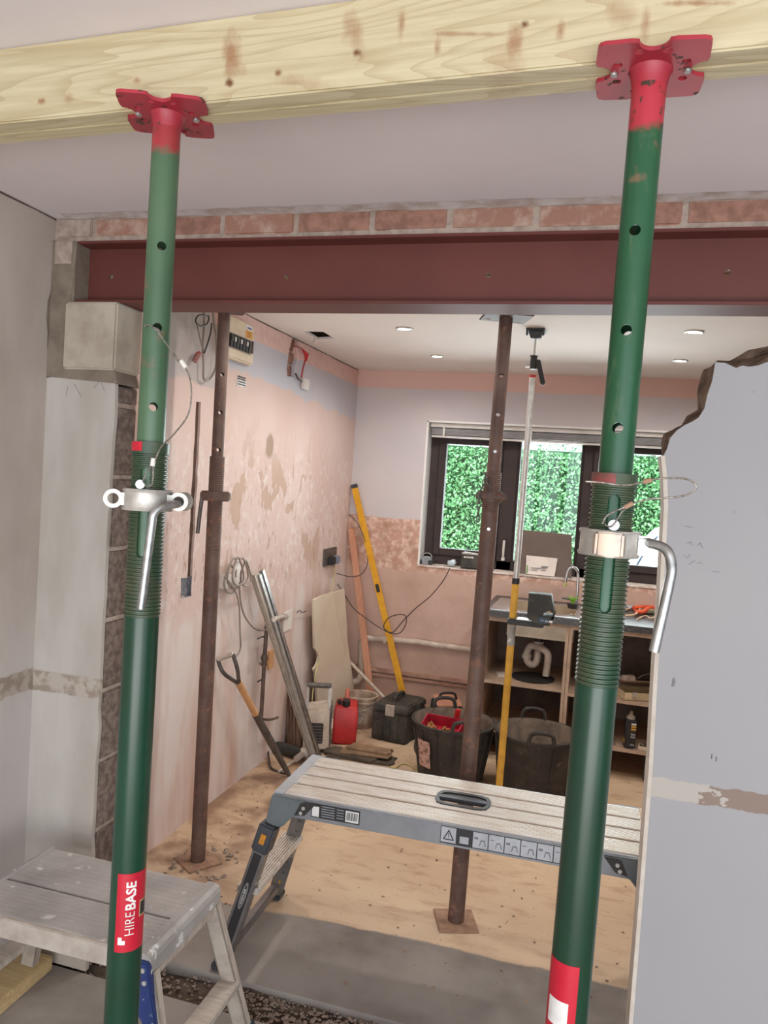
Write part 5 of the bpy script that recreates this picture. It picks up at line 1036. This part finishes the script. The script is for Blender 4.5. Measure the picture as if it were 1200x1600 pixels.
lb = B(T1); lb.loft([[((.183+.052*z/.33+.004)*math.cos(a), (.183+.052*z/.33+.004)*math.sin(a), z) for a in [-2.82+.42*i/8 for i in range(9)]] for z in (.10, .16, .25)], closed=False); lb.build('torn_label', mat('torn_pink_label', (196, 160, 146), (130, 100, 90), .8, scale=40, lo=.48, hi=.56), t1, smooth=60)
# tools and tray in the first tub
rt_ = thing('tool_tray', 'red open tray of brown scraps resting in the rubber tub', 'tray', (c1.x-.05, c1.y-.04, .012)); Mr2 = Matrix.Translation((c1.x-.05, c1.y-.03, .255)) @ Matrix.Rotation(-.12, 4, 'Z') @ Matrix.Rotation(.30, 4, 'X')
b = B(Mr2); b.box((-.11, -.06, 0), (.11, .06, .006)); b.box((-.11, .054, 0), (.11, .06, .07)); b.box((-.11, -.06, 0), (-.104, .06, .07)); b.box((.104, -.06, 0), (.11, .06, .07)); b.build('tray_shell', M_REDPL if False else mat('crimson_tray', (190, 34, 60), (170, 30, 54), .5), rt_, bevel=.002)
B(Mr2).box((-.112, -.064, -.004), (.112, -.054, .03)).build('tray_front', mat('pale_tray_edge', (220, 180, 170), None, .6), rt_, bevel=.002)
b = B(Mr2)
for i in range(14): a_ = random.uniform(-.09, .07); b.bar((a_, random.uniform(-.04, .03), .012), (a_+random.uniform(-.03, .05), random.uniform(-.04, .04), random.uniform(.02, .05)), .012, .006)
b.build('scraps', mat('brown_scraps', (176, 122, 70), (130, 90, 56), .8, scale=60), rt_)
hm = thing('red_grip_tool', 'red-handled tool sticking up behind the tray in the tub', 'hand tool', (c1.x+.03, c1.y+.05, .02)); p = V((c1.x-.02, c1.y+.09, .10)); B().bar(p, p+V((.03, -.02, .27)), .03, .022).build('grip', M_REDP, hm, bevel=.004); B().tube([p+V((0, 0, -.085)), p], .008, 8).build('shank', M_GREYM, hm, smooth=40)
hm2 = thing('pincers', 'pair of red and black pincers at the side of the rubber tub', 'hand tool', (c1.x+.12, c1.y, .02)); p = V((c1.x+.10, c1.y-.02, .03))
for k, mm in ((0, M_REDP), (.035, M_INK)): B().bar(p+V((k, 0, 0)), p+V((.03+k*.6, -.03, .28)), .02, .016).build('handle', mm, hm2, bevel=.003)
sw = thing('serrated_saw', 'pale saw blade lying under the red tray inside the tub', 'saw', (c1.x, c1.y-.12, .2)); p = V((c1.x-.10, c1.y-.125, .235)); b = B(); b.bar(p, p+V((.24, .01, .012)), .03, .003, (0, 1, 0)); b.build('blade', M_ALUD, sw)
for i in range(9): B().bar(p+V((.08+i*.017, -.004, -.002)), p+V((.09+i*.017, -.004, .012)), .008, .004).build('tooth', M_INK, sw)
B().bar(p+V((-.04, 0, -.002)), p+V((.02, 0, 0)), .035, .018, (0, 1, 0)).build('handle', M_CHAR, sw, bevel=.003)
# tool bag behind
gb = PZ(718, 1112, 0); gt = thing('tool_bag', 'teal and peach tool bag behind the tool-filled rubber tub', 'bag', (gb.x, 4.98, 0)); Mg = Matrix.Translation((gb.x+.005, 4.93, 0)) @ Matrix.Rotation(.5, 4, 'Z')
b = B(Mg); b.hexa([(-.10, -.1, .002), (.10, -.1, .002), (.10, .1, .002), (-.10, .1, .002), (-.09, -.07, .20), (.09, -.07, .20), (.09, .07, .24), (-.09, .07, .24)]); b.build('body', mat('teal_fabric', (38, 66, 70), (30, 50, 54), .8), gt, bevel=.012)
B(Mg).hexa([(-.085, -.06, .205), (.085, -.06, .205), (.085, .05, .245), (-.085, .05, .245), (-.085, -.055, .215), (.085, -.055, .215), (.085, .055, .255), (-.085, .055, .255)]).build('flap', mat('peach_fabric', (206, 150, 124), (190, 136, 112), .8), gt, bevel=.003)
for x in (-.06, .06): B(Mg).box((x-.01, -.108, .02), (x+.01, -.085, .2)).build('strap', M_GREYM, gt)
B(Mg).tube(smooth_path([(-.06, 0, .24), (-.04, 0, .275), (.04, 0, .275), (.06, 0, .24)]), .009, 8).build('handle', M_INK, gt, smooth=60)
cable('floor_flex', [PZ(*q, .006) for q in ((652, 1205), (640, 1195), (628, 1193), (618, 1200), (608, 1198))], .003, mat('yellowish_flex', (206, 200, 130)), 'thin pale flex curling on the floor beside the tool-filled tub')
cable('floor_flex', [PZ(*q, .008) for q in ((652, 1140), (645, 1130), (640, 1140), (643, 1155), (650, 1150), (648, 1168), (652, 1178))], .005, M_DCAB, 'dark coiled flex between the black case and the tool-filled tub')
# ------------------------------------------------------------------ prop pole (yellow and silver) with laser level
pt, pbm = PZ(838, 515, HC), PZ(776, 1276, 0); ax_ = pbm-pt; dnp = ax_.normalized(); LA = lambda py: on_line(pt, pbm, py)
def inv(py):
    a, b_ = 0., 1.
    for _ in range(40):
        m = (a+b_)/2
        if pix(pt+ax_*m)[1] < py: a = m
        else: b_ = m
    return a
K_ = lambda py: pt+ax_*inv(py)
pp = thing('support_pole', 'yellow and silver extending support pole wedged between floor and ceiling', 'support pole', (pbm.x, pbm.y, 0))
B().tube([K_(908), K_(1240), pbm+V((0, 0, .012))], .0175, 18).build('lower_tube', M_YELD, pp, smooth=40)
B().tube([K_(588), K_(910)], .0140, 18).build('upper_tube', M_ALU, pp, smooth=40); B().tube([K_(903), K_(912)], .0185, 16).build('joint_ring', M_INK, pp, smooth=40)
B().tube([K_(976), K_(1008)], .0182, 18).build('silver_sleeve', M_ALUP, pp, smooth=40)
B().tube([K_(524), K_(566)], .0045, 10).build('thin_rod', M_ALU, pp, smooth=40)
B().tube([K_(556), K_(558), K_(577)], .017, 14, True, [.021, .016, .018]).build('clamp', M_INK, pp, smooth=40); B().tube([K_(586), K_(590)], .0165, 14).build('band', M_REDP, pp, smooth=40)
kk = K_(566); B().bar(kk+V((.02, -.012, .01)), kk+V((.055, -.02, -.11)), .022, .016, (0, 1, 0)).build('lever', M_INK, pp, bevel=.005); B().box((kk.x-.035, kk.y-.01, kk.z-.024), (kk.x-.01, kk.y+.004, kk.z-.02)).build('clip', M_ALU, pp)
b = B(); b.box((pt.x-.045, pt.y-.045, HC-.012), (pt.x+.045, pt.y+.045, HC-.001)); b.build('head_pad', M_INK, pp, bevel=.003)
b = B(); b.hexa([(pt.x-.022, pt.y-.02, HC-.045), (pt.x+.022, pt.y-.02, HC-.045), (pt.x+.022, pt.y+.02, HC-.045), (pt.x-.022, pt.y+.02, HC-.045), (pt.x-.034, pt.y-.03, HC-.012), (pt.x+.034, pt.y-.03, HC-.012), (pt.x+.034, pt.y+.03, HC-.012), (pt.x-.034, pt.y+.03, HC-.012)]); b.build('head_block', M_INK, pp, bevel=.003)
for s_ in (-1, 1): B().box((pt.x+s_*.038-.005, pt.y-.045, HC-.035), (pt.x+s_*.038+.005, pt.y-.03, HC-.01)).build('head_claw', M_CHAR, pp, bevel=.002)
B().lathe([(.012, .03), (.03, .012), (.04, .001), (.001, .001)], 20, Matrix.Translation((pbm.x, pbm.y, 0)), caps=False).build('foot_pad', M_INK, pp, smooth=40)
kl = K_(967); lv = thing('laser_level', 'dark laser level with blue label on a bracket fixed to the yellow pole', 'laser level', kl+V((.12, 0, 0)))
a = PY(794, 962, kl.y-.02); c = PY(850, 972, kl.y-.02)
B().box((a.x, kl.y-.045, kl.z-.022), (c.x, kl.y+.03, kl.z+.006)).build('bracket', M_INK, lv, bevel=.004)
B().box((a.x+.045, kl.y-.044, kl.z+.006), (a.x+.125, kl.y+.02, kl.z+.010)).build('bracket_plate', M_ALU, lv)
lo_, hi_ = PY(824, 978, kl.y-.03), PY(860, 930, kl.y-.03)
x0, x1, z0, z1 = lo_.x, hi_.x+.01, kl.z+.004, hi_.z
flat('body', [[(x0, z0+.02), (x0+.05, z0-.006), (x1-.005, z0-.006), (x1+.012, z0+.06), (x1-.006, z1), (x0, z1)], [(x0+.068, z0+.048), (x0+.098, z0+.068), (x0+.126, z0+.052), (x0+.126, z0+.038), (x0+.068, z0+.036)]], .075, M_TOOLB, lv, Matrix(((1,0,0,0),(0,0,-1,kl.y-.02),(0,1,0,0),(0,0,0,1))), .003)
B().box((x0+.05, kl.y-.064, z0+.0), (x1-.008, kl.y-.06, z0+.030)).build('blue_label', mat('petrol_print', (40, 66, 80), None, .5), lv)
for i in range(3): B().box((x0+.062+i*.02, kl.y-.0655, z0+.012-(.004 if i else 0)), (x0+.078+i*.02, kl.y-.0638, z0+.018)).build('print', M_LAB if i == 2 else m_gl, lv)
# ------------------------------------------------------------------ base units, worktop, sink
yf = 4.635; XL_, XM, XR = -.628, -.128, .405
wt = B(); z0, z1 = .862, .900; sx_0, sx_1, sy_0, sy_1 = -.50, -.10, 4.72, 5.08
wt.box((-.645, yf-.02, z0), (sx_0, YB, z1)); wt.box((sx_1, yf-.02, z0), (2.85, YB, z1)); wt.box((sx_0, yf-.02, z0), (sx_1, sy_0, z1)); wt.box((sx_0, sy_1, z0), (sx_1, YB, z1))
wo = tag(wt.build('worktop', M_WT), 'long dark speckled worktop under the window', 'worktop')
sk = thing('kitchen_sink', 'stainless steel sink set in the worktop under the window', 'sink', (-.3, 4.9, .9)); b = B()
for lo, hi in (((-.60, yf+.0, .9005), (sx_0, 5.14, .906)), ((sx_1, yf+.0, .9005), (.02, 5.14, .906)), ((sx_0, yf+.0, .9005), (sx_1, sy_0, .906)), ((sx_0, sy_1, .9005), (sx_1, 5.14, .906))): b.box(lo, hi)
b.build('rim', M_STEEL, sk)
b = B(); g = .003
for lo, hi in (((sx_0, sy_0, .74), (sx_1, sy_1, .743)), ((sx_0, sy_0, .74), (sx_0+g, sy_1, .905)), ((sx_1-g, sy_0, .74), (sx_1, sy_1, .905)), ((sx_0, sy_0, .74), (sx_1, sy_0+g, .905)), ((sx_0, sy_1-g, .74), (sx_1, sy_1, .905))): b.box(lo, hi)
b.build('bowl', mat('dull_sink_steel', (206, 190, 166), (180, 164, 142), .4, .4, scale=8), sk)
tp0 = PY(902, 925, 5.11); gx = tp0.x
B().tube(smooth_path([(gx, 5.10, .906), (gx, 5.10, 1.02), (gx-.005, 5.10, 1.12), (gx-.03, 5.09, 1.155), (gx-.062, 5.08, 1.14), (gx-.074, 5.075, 1.085), (gx-.078, 5.07, 1.05)]), .0095, 12).build('tap_spout', M_STEEL, sk, smooth=60); B().cyl((gx, 5.10, .906), (gx, 5.10, .93), .02, n=18).build('tap_base', M_STEEL, sk, smooth=40); B().bar((gx, 5.09, .95), (gx-.10, 5.06, .955), .012, .012).build('tap_lever', M_STEEL, sk, bevel=.003)
B().cyl((gx-.078, 5.07, 1.055), (gx-.079, 5.069, 1.03), .011, n=14).build('tap_tip', mat('brassy_tip', (196, 190, 120), None, .4), sk)
tx = PY(838, 985, 4.86); tr1 = thing('sink_trap', 'white plastic bottle trap and waste pipe under the sink', 'waste trap', (tx.x, 4.86, .5)); X0, Y0 = tx.x+.02, 4.86
B().cyl((X0, Y0, .742), (X0, Y0, .70), .026, n=16).build('waste_outlet', M_INK, tr1, smooth=40); B().cyl((X0, Y0, .70), (X0, Y0, .672), .030, n=16).build('ring_nut', M_WPIPE, tr1, smooth=40)
B().tube(smooth_path([(X0, Y0, .69), (X0, Y0, .64), (X0-.004, Y0, .575), (X0-.03, Y0, .548), (X0-.062, Y0, .57), (X0-.066, Y0, .625), (X0-.045, Y0, .665), (X0, Y0-.028, .668), (X0+.045, Y0-.04, .655), (X0+.066, Y0-.04, .62), (X0+.06, Y0-.04, .50)]), .0215, 14).build('trap_pipe', M_WPIPE, tr1, smooth=60)
for q in ((X0-.068, Y0, .60), ): B().cyl((q[0], q[1], q[2]-.012), (q[0], q[1], q[2]+.012), .029, n=16).build('ring_nut', M_WPIPE, tr1, smooth=40)
def unit(x0, x1, zb, shelves, label, name='base_unit'):
    t = thing(name, label, 'base unit', ((x0+x1)/2, yf+.28, 0), 'doorless base units under the worktop'); T_ = .018
    for xx in (x0, x1-T_): B().box((xx, yf, .0 if xx == x0 or True else 0), (xx+T_, YB-.03, .860)).build('side_panel', M_CHIP, t)
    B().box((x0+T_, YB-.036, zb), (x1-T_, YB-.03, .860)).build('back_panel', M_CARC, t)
    B().box((x0+T_, yf, .835), (x1-T_, yf+.018, .860)).build('front_rail', M_CHIP, t)
    B().box((x0+T_, yf+.004, zb), (x1-T_, YB-.04, zb+T_)).build('bottom_panel', M_CHIP, t)
    for z in shelves: B().box((x0+T_, yf+.006, z), (x1-T_, YB-.04, z+T_)).build('shelf', M_CHIP, t)
    for xx in (x0+.03, x1-.06): B().cyl((xx+.015, yf+.05, 0), (xx+.015, yf+.05, zb), .014, n=12).build('leg', M_CHAR, t, smooth=40)
    return t
unit(XL_, XM, .16, (.455,), 'doorless chipboard base unit with the sink trap inside')
unit(XM+.002, XR, .16, (.440,), 'doorless chipboard base unit holding a spray can and open box')
unit(XR+.002, 1.0, .16, (.440,), 'doorless chipboard base unit behind the broken wall end')
# on the shelves
pz = [PZ(772, 1049, .474), PZ(812, 1050, .474), PZ(818, 1064, .474), PZ(786, 1060, .474)]; q = sum((p for p in pz), V())/4
tag(B(Matrix.Translation((q.x, max(q.y, yf+.10), .474)) @ Matrix.Rotation(.3, 4, 'Z')).box((-.08, -.05, 0), (.08, .07, .004)).build('loose_sheet', M_PAPER), 'pale sheet lying on the shelf beneath the sink', 'sheet')
tag(B().lathe([(.001, .0), (.13, .0), (.135, .008), (.12, .012), (.001, .008)], 36, Matrix.Translation((-.33, yf+.19, .4735)), caps=False).build('black_lid', M_BLACK, smooth=40), 'round black lid on the shelf beneath the white trap', 'lid')
bx = thing('open_box', 'open shallow box with a hinged lid and clutter on the unit shelf', 'box', (.27, yf+.15, .458)); Mx_ = Matrix.Translation((.285, yf+.12, .460)) @ Matrix.Rotation(.32, 4, 'Z')
b = B(Mx_); b.box((-.11, -.08, 0), (.11, .08, .005)); b.box((-.11, -.08, 0), (.11, -.074, .045)); b.box((-.11, .074, 0), (.11, .08, .045)); b.box((-.11, -.08, 0), (-.104, .08, .045)); b.box((.104, -.08, 0), (.11, .08, .045)); b.build('tray', mat('cream_box', (206, 186, 150), (190, 168, 132), .7), bx)
B(Mx_ @ Matrix.Translation((0, .08, .045)) @ Matrix.Rotation(-.35, 4, 'X')).box((-.11, -.15, .008), (.11, .0, .016)).build('lid', mat('brown_lid', (130, 106, 86), (110, 88, 70), .7), bx, bevel=.002)
B(Mx_).box((-.06, -.09, .02), (-.04, -.078, .05)).build('clasp', M_ALU, bx)
cl = thing('packet', 'crumpled pale packet with a wire on top of the open box', 'packet', (.25, yf+.15, .55)); B(Mx_ @ Matrix.Translation((-.05, .03, .085))).hexa([(-.05, -.03, 0), (.04, -.035, .0), (.045, .03, .01), (-.045, .035, .008), (-.04, -.02, .03), (.03, -.025, .036), (.035, .02, .04), (-.035, .025, .03)]).build('wrapper', mat('dusty_packet', (172, 150, 134), (140, 118, 104), .8, scale=40), cl, bevel=.004)
B(Mx_).tube(smooth_path([(-.01, .0, .11), (.04, .02, .13), (.09, .03, .135), (.10, .01, .10), (.08, -.03, .075)]), .0025, 6).build('wire', M_CABLE, cl, smooth=60)
can = PZ(983, 1165, .178); sc = thing('spray_can', 'black and yellow spray can standing in the bottom of the base unit', 'spray can', (can.x, yf+.06, .178)); Mc = Matrix.Translation((can.x-.004, yf+.05, .1785)) @ Matrix.Rotation(.15, 4, 'Z')
b = B(Mc); b.box((-.031, -.028, 0), (.031, .028, .172)); b.build('body', M_INK, sc, bevel=.008, seg=3, smooth=40)
B(Mc).lathe([(.026, .17), (.024, .185), (.012, .196), (.009, .215), (.001, .216)], 18).build('cap', mat('grey_cap', (150, 136, 122), None, .6), sc, smooth=50)
for z, mm in ((.150, M_LAB), (.135, M_YELD), (.120, M_YELD)): B(Mc).box((.000, -.0294, z-.010), (.027, -.0282, z)).build('label_block', mm, sc)
for z in (.09, .075, .03): B(Mc).box((.000, -.0294, z-.010), (.024, -.0282, z)).build('label_block', m_gl, sc)
B(Mc).box((-.0322, -.02, .03), (-.0310, .02, .055)).build('label_block', M_YELD, sc)
tr3 = thing('parts_tray', 'small pale tray of fixings beside the spray can', 'tray', (can.x+.09, yf+.05, .178)); Mt3 = Matrix.Translation((can.x+.088, yf+.055, .1785)) @ Matrix.Rotation(-.1, 4, 'Z'); b = B(Mt3)
b.box((-.04, -.03, 0), (.04, .03, .004)); b.box((-.04, -.03, 0), (.04, -.026, .024)); b.box((-.04, .026, 0), (.04, .03, .024)); b.box((-.04, -.03, 0), (-.036, .03, .024)); b.box((.036, -.03, 0), (.04, .03, .024)); b.build('tray', M_CREAM, tr3)
b = B(Mt3)
for i in range(26): x, y = random.uniform(-.03, .03), random.uniform(-.02, .02); b.bar((x, y, .006+random.random()*.012), (x+random.uniform(-.014, .014), y+random.uniform(-.012, .012), .012+random.random()*.02), .004, .004)
fx = b.build('fixings', M_GREYM, tr3); fx['kind'] = 'stuff'
tag(B(Matrix.Translation((can.x-.13, yf+.10, .1785))).hexa([(-.05, -.05, 0), (.06, -.05, 0), (.05, .05, 0), (-.05, .05, 0), (-.045, -.045, .014), (.05, -.045, .018), (.045, .045, .018), (-.045, .045, .014)]).build('folded_cloth', mat('dusty_cloth', (150, 128, 112), (122, 102, 90), .9, scale=20), bevel=.004), 'folded dusty cloth on the unit floor beside the spray can', 'cloth')
# on the worktop
cp = thing('plant_pot', 'small bright green plant in a dark pot at the sink edge', 'plant', (0, 0, .906)); cq = PZ(893, 955, .906); B().lathe([(.001, 0), (.028, 0), (.034, .03), (.03, .03), (.001, .026)], 18, Matrix.Translation((cq.x, cq.y+.12, .9065)), caps=False).build('pot', M_INK, cp, smooth=40)
for i in range(9): 
    a_ = i*.7; p = V((cq.x, cq.y+.12, .93)); B().tube([p, p+V((.012*math.cos(a_), .012*math.sin(a_), .03)), p+V((.03*math.cos(a_), .03*math.sin(a_), .05))], .004, 5, True, [.003, .006, .001]).build('leaf', mat('lime_leaf', (150, 200, 60), (110, 170, 50), .5), cp)
cp.location = (cq.x, cq.y+.12, .906)
for ch_ in cp.children: ch_.matrix_parent_inverse = Matrix.Translation(-cp.location)
for i, (pts, r_, mm, lab) in enumerate((
    ([(966, 912), (985, 905), (1005, 904), (1018, 910), (1022, 920), (1010, 926), (990, 924), (975, 930), (968, 940)], .010, mat('pale_grey_hose', (186, 190, 204), (160, 164, 176), .5), 'pale grey hose looped on the worktop beside the handle of the green prop'),
    ([(965, 945), (975, 930), (990, 938), (985, 950), (970, 955), (968, 945), (985, 935), (1000, 950), (992, 960), (975, 962)], .006, mat('cream_rope', (226, 196, 160), (206, 172, 134), .7), 'tangled cream rope on the worktop edge'),
    ([(990, 950), (1003, 946), (1012, 938), (1024, 936), (1034, 932)], .014, mat('orange_hose', (236, 96, 52), (220, 80, 44), .5), 'orange hose crossing the worktop towards the broken wall'),
    ([(992, 956), (1005, 956), (1016, 950), (1030, 949), (1040, 948)], .014, mat('orange_hose', (236, 96, 52)), 'second orange hose, along the front of the worktop'),
    ([(995, 968), (1008, 962), (1018, 966), (1028, 960), (1036, 966)], .004, mat('cream_rope', (226, 196, 160)), 'loose end of cream cord hanging on the worktop front'))):
    z = .905+r_; P = [PZ(x, y, z+.004*(k % 3)) for k, (x, y) in enumerate(pts)]
    for p in P: p.y = min(max(p.y, yf), YB-.03)
    cable('hose' if i in (0, 2, 3) else 'rope', P, r_, mm, lab, 'hose' if i in (0, 2, 3) else 'rope', k=5)
q = PZ(1005, 935, .906)
q.y = min(q.y, 5.1)
tag(B(Matrix.Translation((q.x, q.y+.06, .9065)) @ Matrix.Rotation(.7, 4, 'Z')).box((-.05, -.03, 0), (.05, .03, .02)).build('trowel_block', mat('khaki_block', (150, 150, 120), (130, 130, 104), .7), bevel=.003), 'khaki block lying among the hoses on the worktop', 'block')
q = PY(970, 915, YB+.05); tag(B(Matrix.Translation((q.x, YB+.05, wz0+.018))).hexa([(-.03, -.02, 0), (.03, -.025, 0), (.028, .02, 0), (-.025, .02, 0), (-.02, -.01, .03), (.02, -.015, .036), (.018, .012, .03), (-.02, .01, .034)]).build('blue_rag', mat('pale_blue_rag', (190, 212, 232), (160, 186, 214), .8), bevel=.004), 'pale blue rag on the sill behind the prop handle', 'rag')
# on the window sill
zs_ = wz0+.017
Y_ = YB+.055; b = B(); ba = [PY(x, y, Y_) for x, y in ((801, 903), (893, 908), (893, 836), (813, 828))]
b.loft([[V((p.x, Y_-.02+(.055 if i > 1 else 0), zs_ if i < 2 else p.z)) for i, p in enumerate(ba)], [V((p.x, Y_-.008+(.055 if i > 1 else 0), zs_ if i < 2 else p.z)) for i, p in enumerate(ba)]]); tag(b.build('taupe_board', M_TAUPE, bevel=.001), 'taupe board propped against the window on the sill', 'board')
b = B(); ba = [PY(x, y, YB+.02) for x, y in ((821, 902), (866, 905), (871, 873), (822, 868))]; b.loft([[V((p.x, YB+.020+(.022 if i > 1 else 0), zs_ if i < 2 else p.z)) for i, p in enumerate(ba)], [V((p.x, YB+.022+(.022 if i > 1 else 0), zs_ if i < 2 else p.z)) for i, p in enumerate(ba)]]); pp2 = b.build('printed_leaflet', M_PAPER); tag(pp2, 'white printed leaflet leaning on the taupe board', 'leaflet')
x_ = ba[0].x; B().box((x_+.004, YB+.0175, zs_+.004), (x_+.011, YB+.0195, zs_+.06)).build('green_print', mat('green_print', (120, 160, 90), None, .6), pp2); 
for i, (dx, dz, ww_) in enumerate(((.025, .03, .05), (.03, .045, .06), (.095, .05, .04), (.10, .035, .03), (.10, .06, .045))): B().box((x_+dx, YB+.0195, zs_+dz), (x_+dx+ww_, YB+.0215+.02*dz/.13, zs_+dz+.0025)).build('print_line', m_gl, pp2)
mk = PY(666, 876, YB+.06); ms = thing('dust_mask', 'grey and black dust mask with elastic on the end of the window sill', 'mask', (mk.x, YB+.06, zs_))
B().lathe([(.001, .05), (.02, .048), (.038, .035), (.045, .012), (.04, .0), (.001, .0)], 22, Matrix.Translation((mk.x+.005, YB+.06, zs_+.004)) @ Matrix.Rotation(.7, 4, 'X')).build('cup', mat('mask_grey', (150, 152, 158), (110, 112, 118), .6, scale=30), ms, smooth=50)
for s_ in (-1, 1): B().lathe([(.001, .0), (.026, .0), (.028, .012), (.02, .022), (.001, .024)], 18, Matrix.Translation((mk.x+s_*.04, YB+.035, zs_+.004))).build('filter', M_INK, ms, smooth=50)
for r_ in (.035, .042): B().tube([(mk.x+.005+r_*math.cos(t), YB+.05, zs_+.045+r_*math.sin(t)*.9) for t in [math.pi*i/10 for i in range(11)]], .002, 6).build('strap', M_LAB if r_ < .04 else M_GREYM, ms, smooth=60)
cr = PY(706, 884, YB+.05); b = B(Matrix.Translation((cr.x, YB+.05, zs_))); pts_ = []
bm2 = bmesh.new(); bmesh.ops.create_icosphere(bm2, subdivisions=2, radius=.032)
for v2 in bm2.verts: v2.co = v2.co*(1+.45*mn.noise(v2.co*60)); v2.co.z = max(v2.co.z*.8+.022, .001); v2.co += V((cr.x, YB+.05, zs_))
me = bpy.data.meshes.new('crumpled'); bm2.to_mesh(me); bm2.free(); tag(link('crumpled_wrap', me, mat('pale_blue_wrap', (206, 220, 228), (180, 196, 206), .5, scale=30)), 'crumpled pale plastic wrap on the sill beside the dust mask', 'wrap')
rd0, rd1 = PY(719, 893, YB+.03), PY(747, 863, YB+.03); rd = thing('battery_charger', 'dark charger with pale lettering on the sill beside the brown prop', 'charger', ((rd0.x+rd1.x)/2, YB+.05, zs_))
B().hexa([(rd0.x, YB+.0, zs_), (rd1.x+.03, YB+.0, zs_), (rd1.x+.03, YB+.1, zs_), (rd0.x, YB+.1, zs_), (rd0.x+.004, YB+.02, zs_+.10), (rd1.x+.03, YB+.02, zs_+.09), (rd1.x+.03, YB+.1, zs_+.10), (rd0.x+.004, YB+.1, zs_+.11)]).build('body', M_TOOLB, rd, bevel=.006)
B().box((rd0.x+.006, YB+.012, zs_+.095), (rd1.x+.03, YB+.02, zs_+.107)).build('pale_trim', M_ALUD, rd, bevel=.002)
for i in range(5): B().box((rd0.x+.022+i*.014, YB+.006, zs_+.070), (rd0.x+.032+i*.014, YB+.016, zs_+.082)).build('lettering', M_LAB, rd)

# ------------------------------------------------------------------ pencil marks, smudges, joint cracks
M_PEN = mat('pencil', (128, 124, 128), None, .8)
def pencil(pts, Y, par, r=.0007): B().tube([PY(x, y, Y) for x, y in pts], r, 4).build('pencil_mark', M_PEN, par)
for pts in (((1070, 822), (1082, 824)), ((1074, 850), (1079, 846), (1082, 852)), ((1090, 853), (1094, 848), (1098, 856)), ((1068, 868), (1074, 872), (1078, 866)), ((1076, 882), (1086, 876)), ((1090, 880), (1094, 878), (1098, 882)), ((1112, 893), (1124, 894))): pencil(pts, YD-.0006, wright)
for pts in (((106, 604), (103, 618)), ((116, 600), (127, 620)), ((147, 606), (156, 594), (163, 610))): pencil(pts, YD-.0006, wl_)
sm = B(); sm.prism([(x, z) for x, z in ((-.004, -.012), (.003, -.010), (.005, .004), (.001, .014), (-.003, .006))], 0, .0008, Matrix.Translation(PY(1052, 1066, YD-.0008)) @ Matrix(((1,0,0,0),(0,0,1,0),(0,1,0,0),(0,0,0,1)))); sm.build('smudge', M_PEN, wright)
for x, y in ((1112, 1182), (1119, 1186)):
    p = PY(x, y, YD-.0008); B().box((p.x-.001, p.y, p.z-.006), (p.x+.001, p.y+.001, p.z+.006)).build('smudge', M_INK, wright)
b = B(); ym = [-.5+i*.12 for i in range(49)]
b.loft([[(XW, y, HC-.001), (XW+.002, y, HC-.001), (XW+.002, y, HC-.0035-.003*random.random()), (XW, y, HC-.004-.004*random.random())] for y in ym]); b.build('joint_crack', mat('crack_shadow_gap', (112, 98, 90), (90, 78, 70), .95, scale=20), wleft)
# ragged paint edge of the ceiling along the bricks
b = B(); xs_q = [XW+.05+i*.055 for i in range(84)]
b.loft([[(x, YD-.03-random.random()*.012, HC-.0012), (x, YD+.004, HC-.0012), (x, YD+.004, HC-.0040-.004*random.random()), (x, YD-.004, HC-.0040-.003*random.random())] for x in xs_q]); b.build('plaster_lip', mat('plaster_lip', (204, 196, 194), (176, 160, 150), .9, scale=18), hdr)
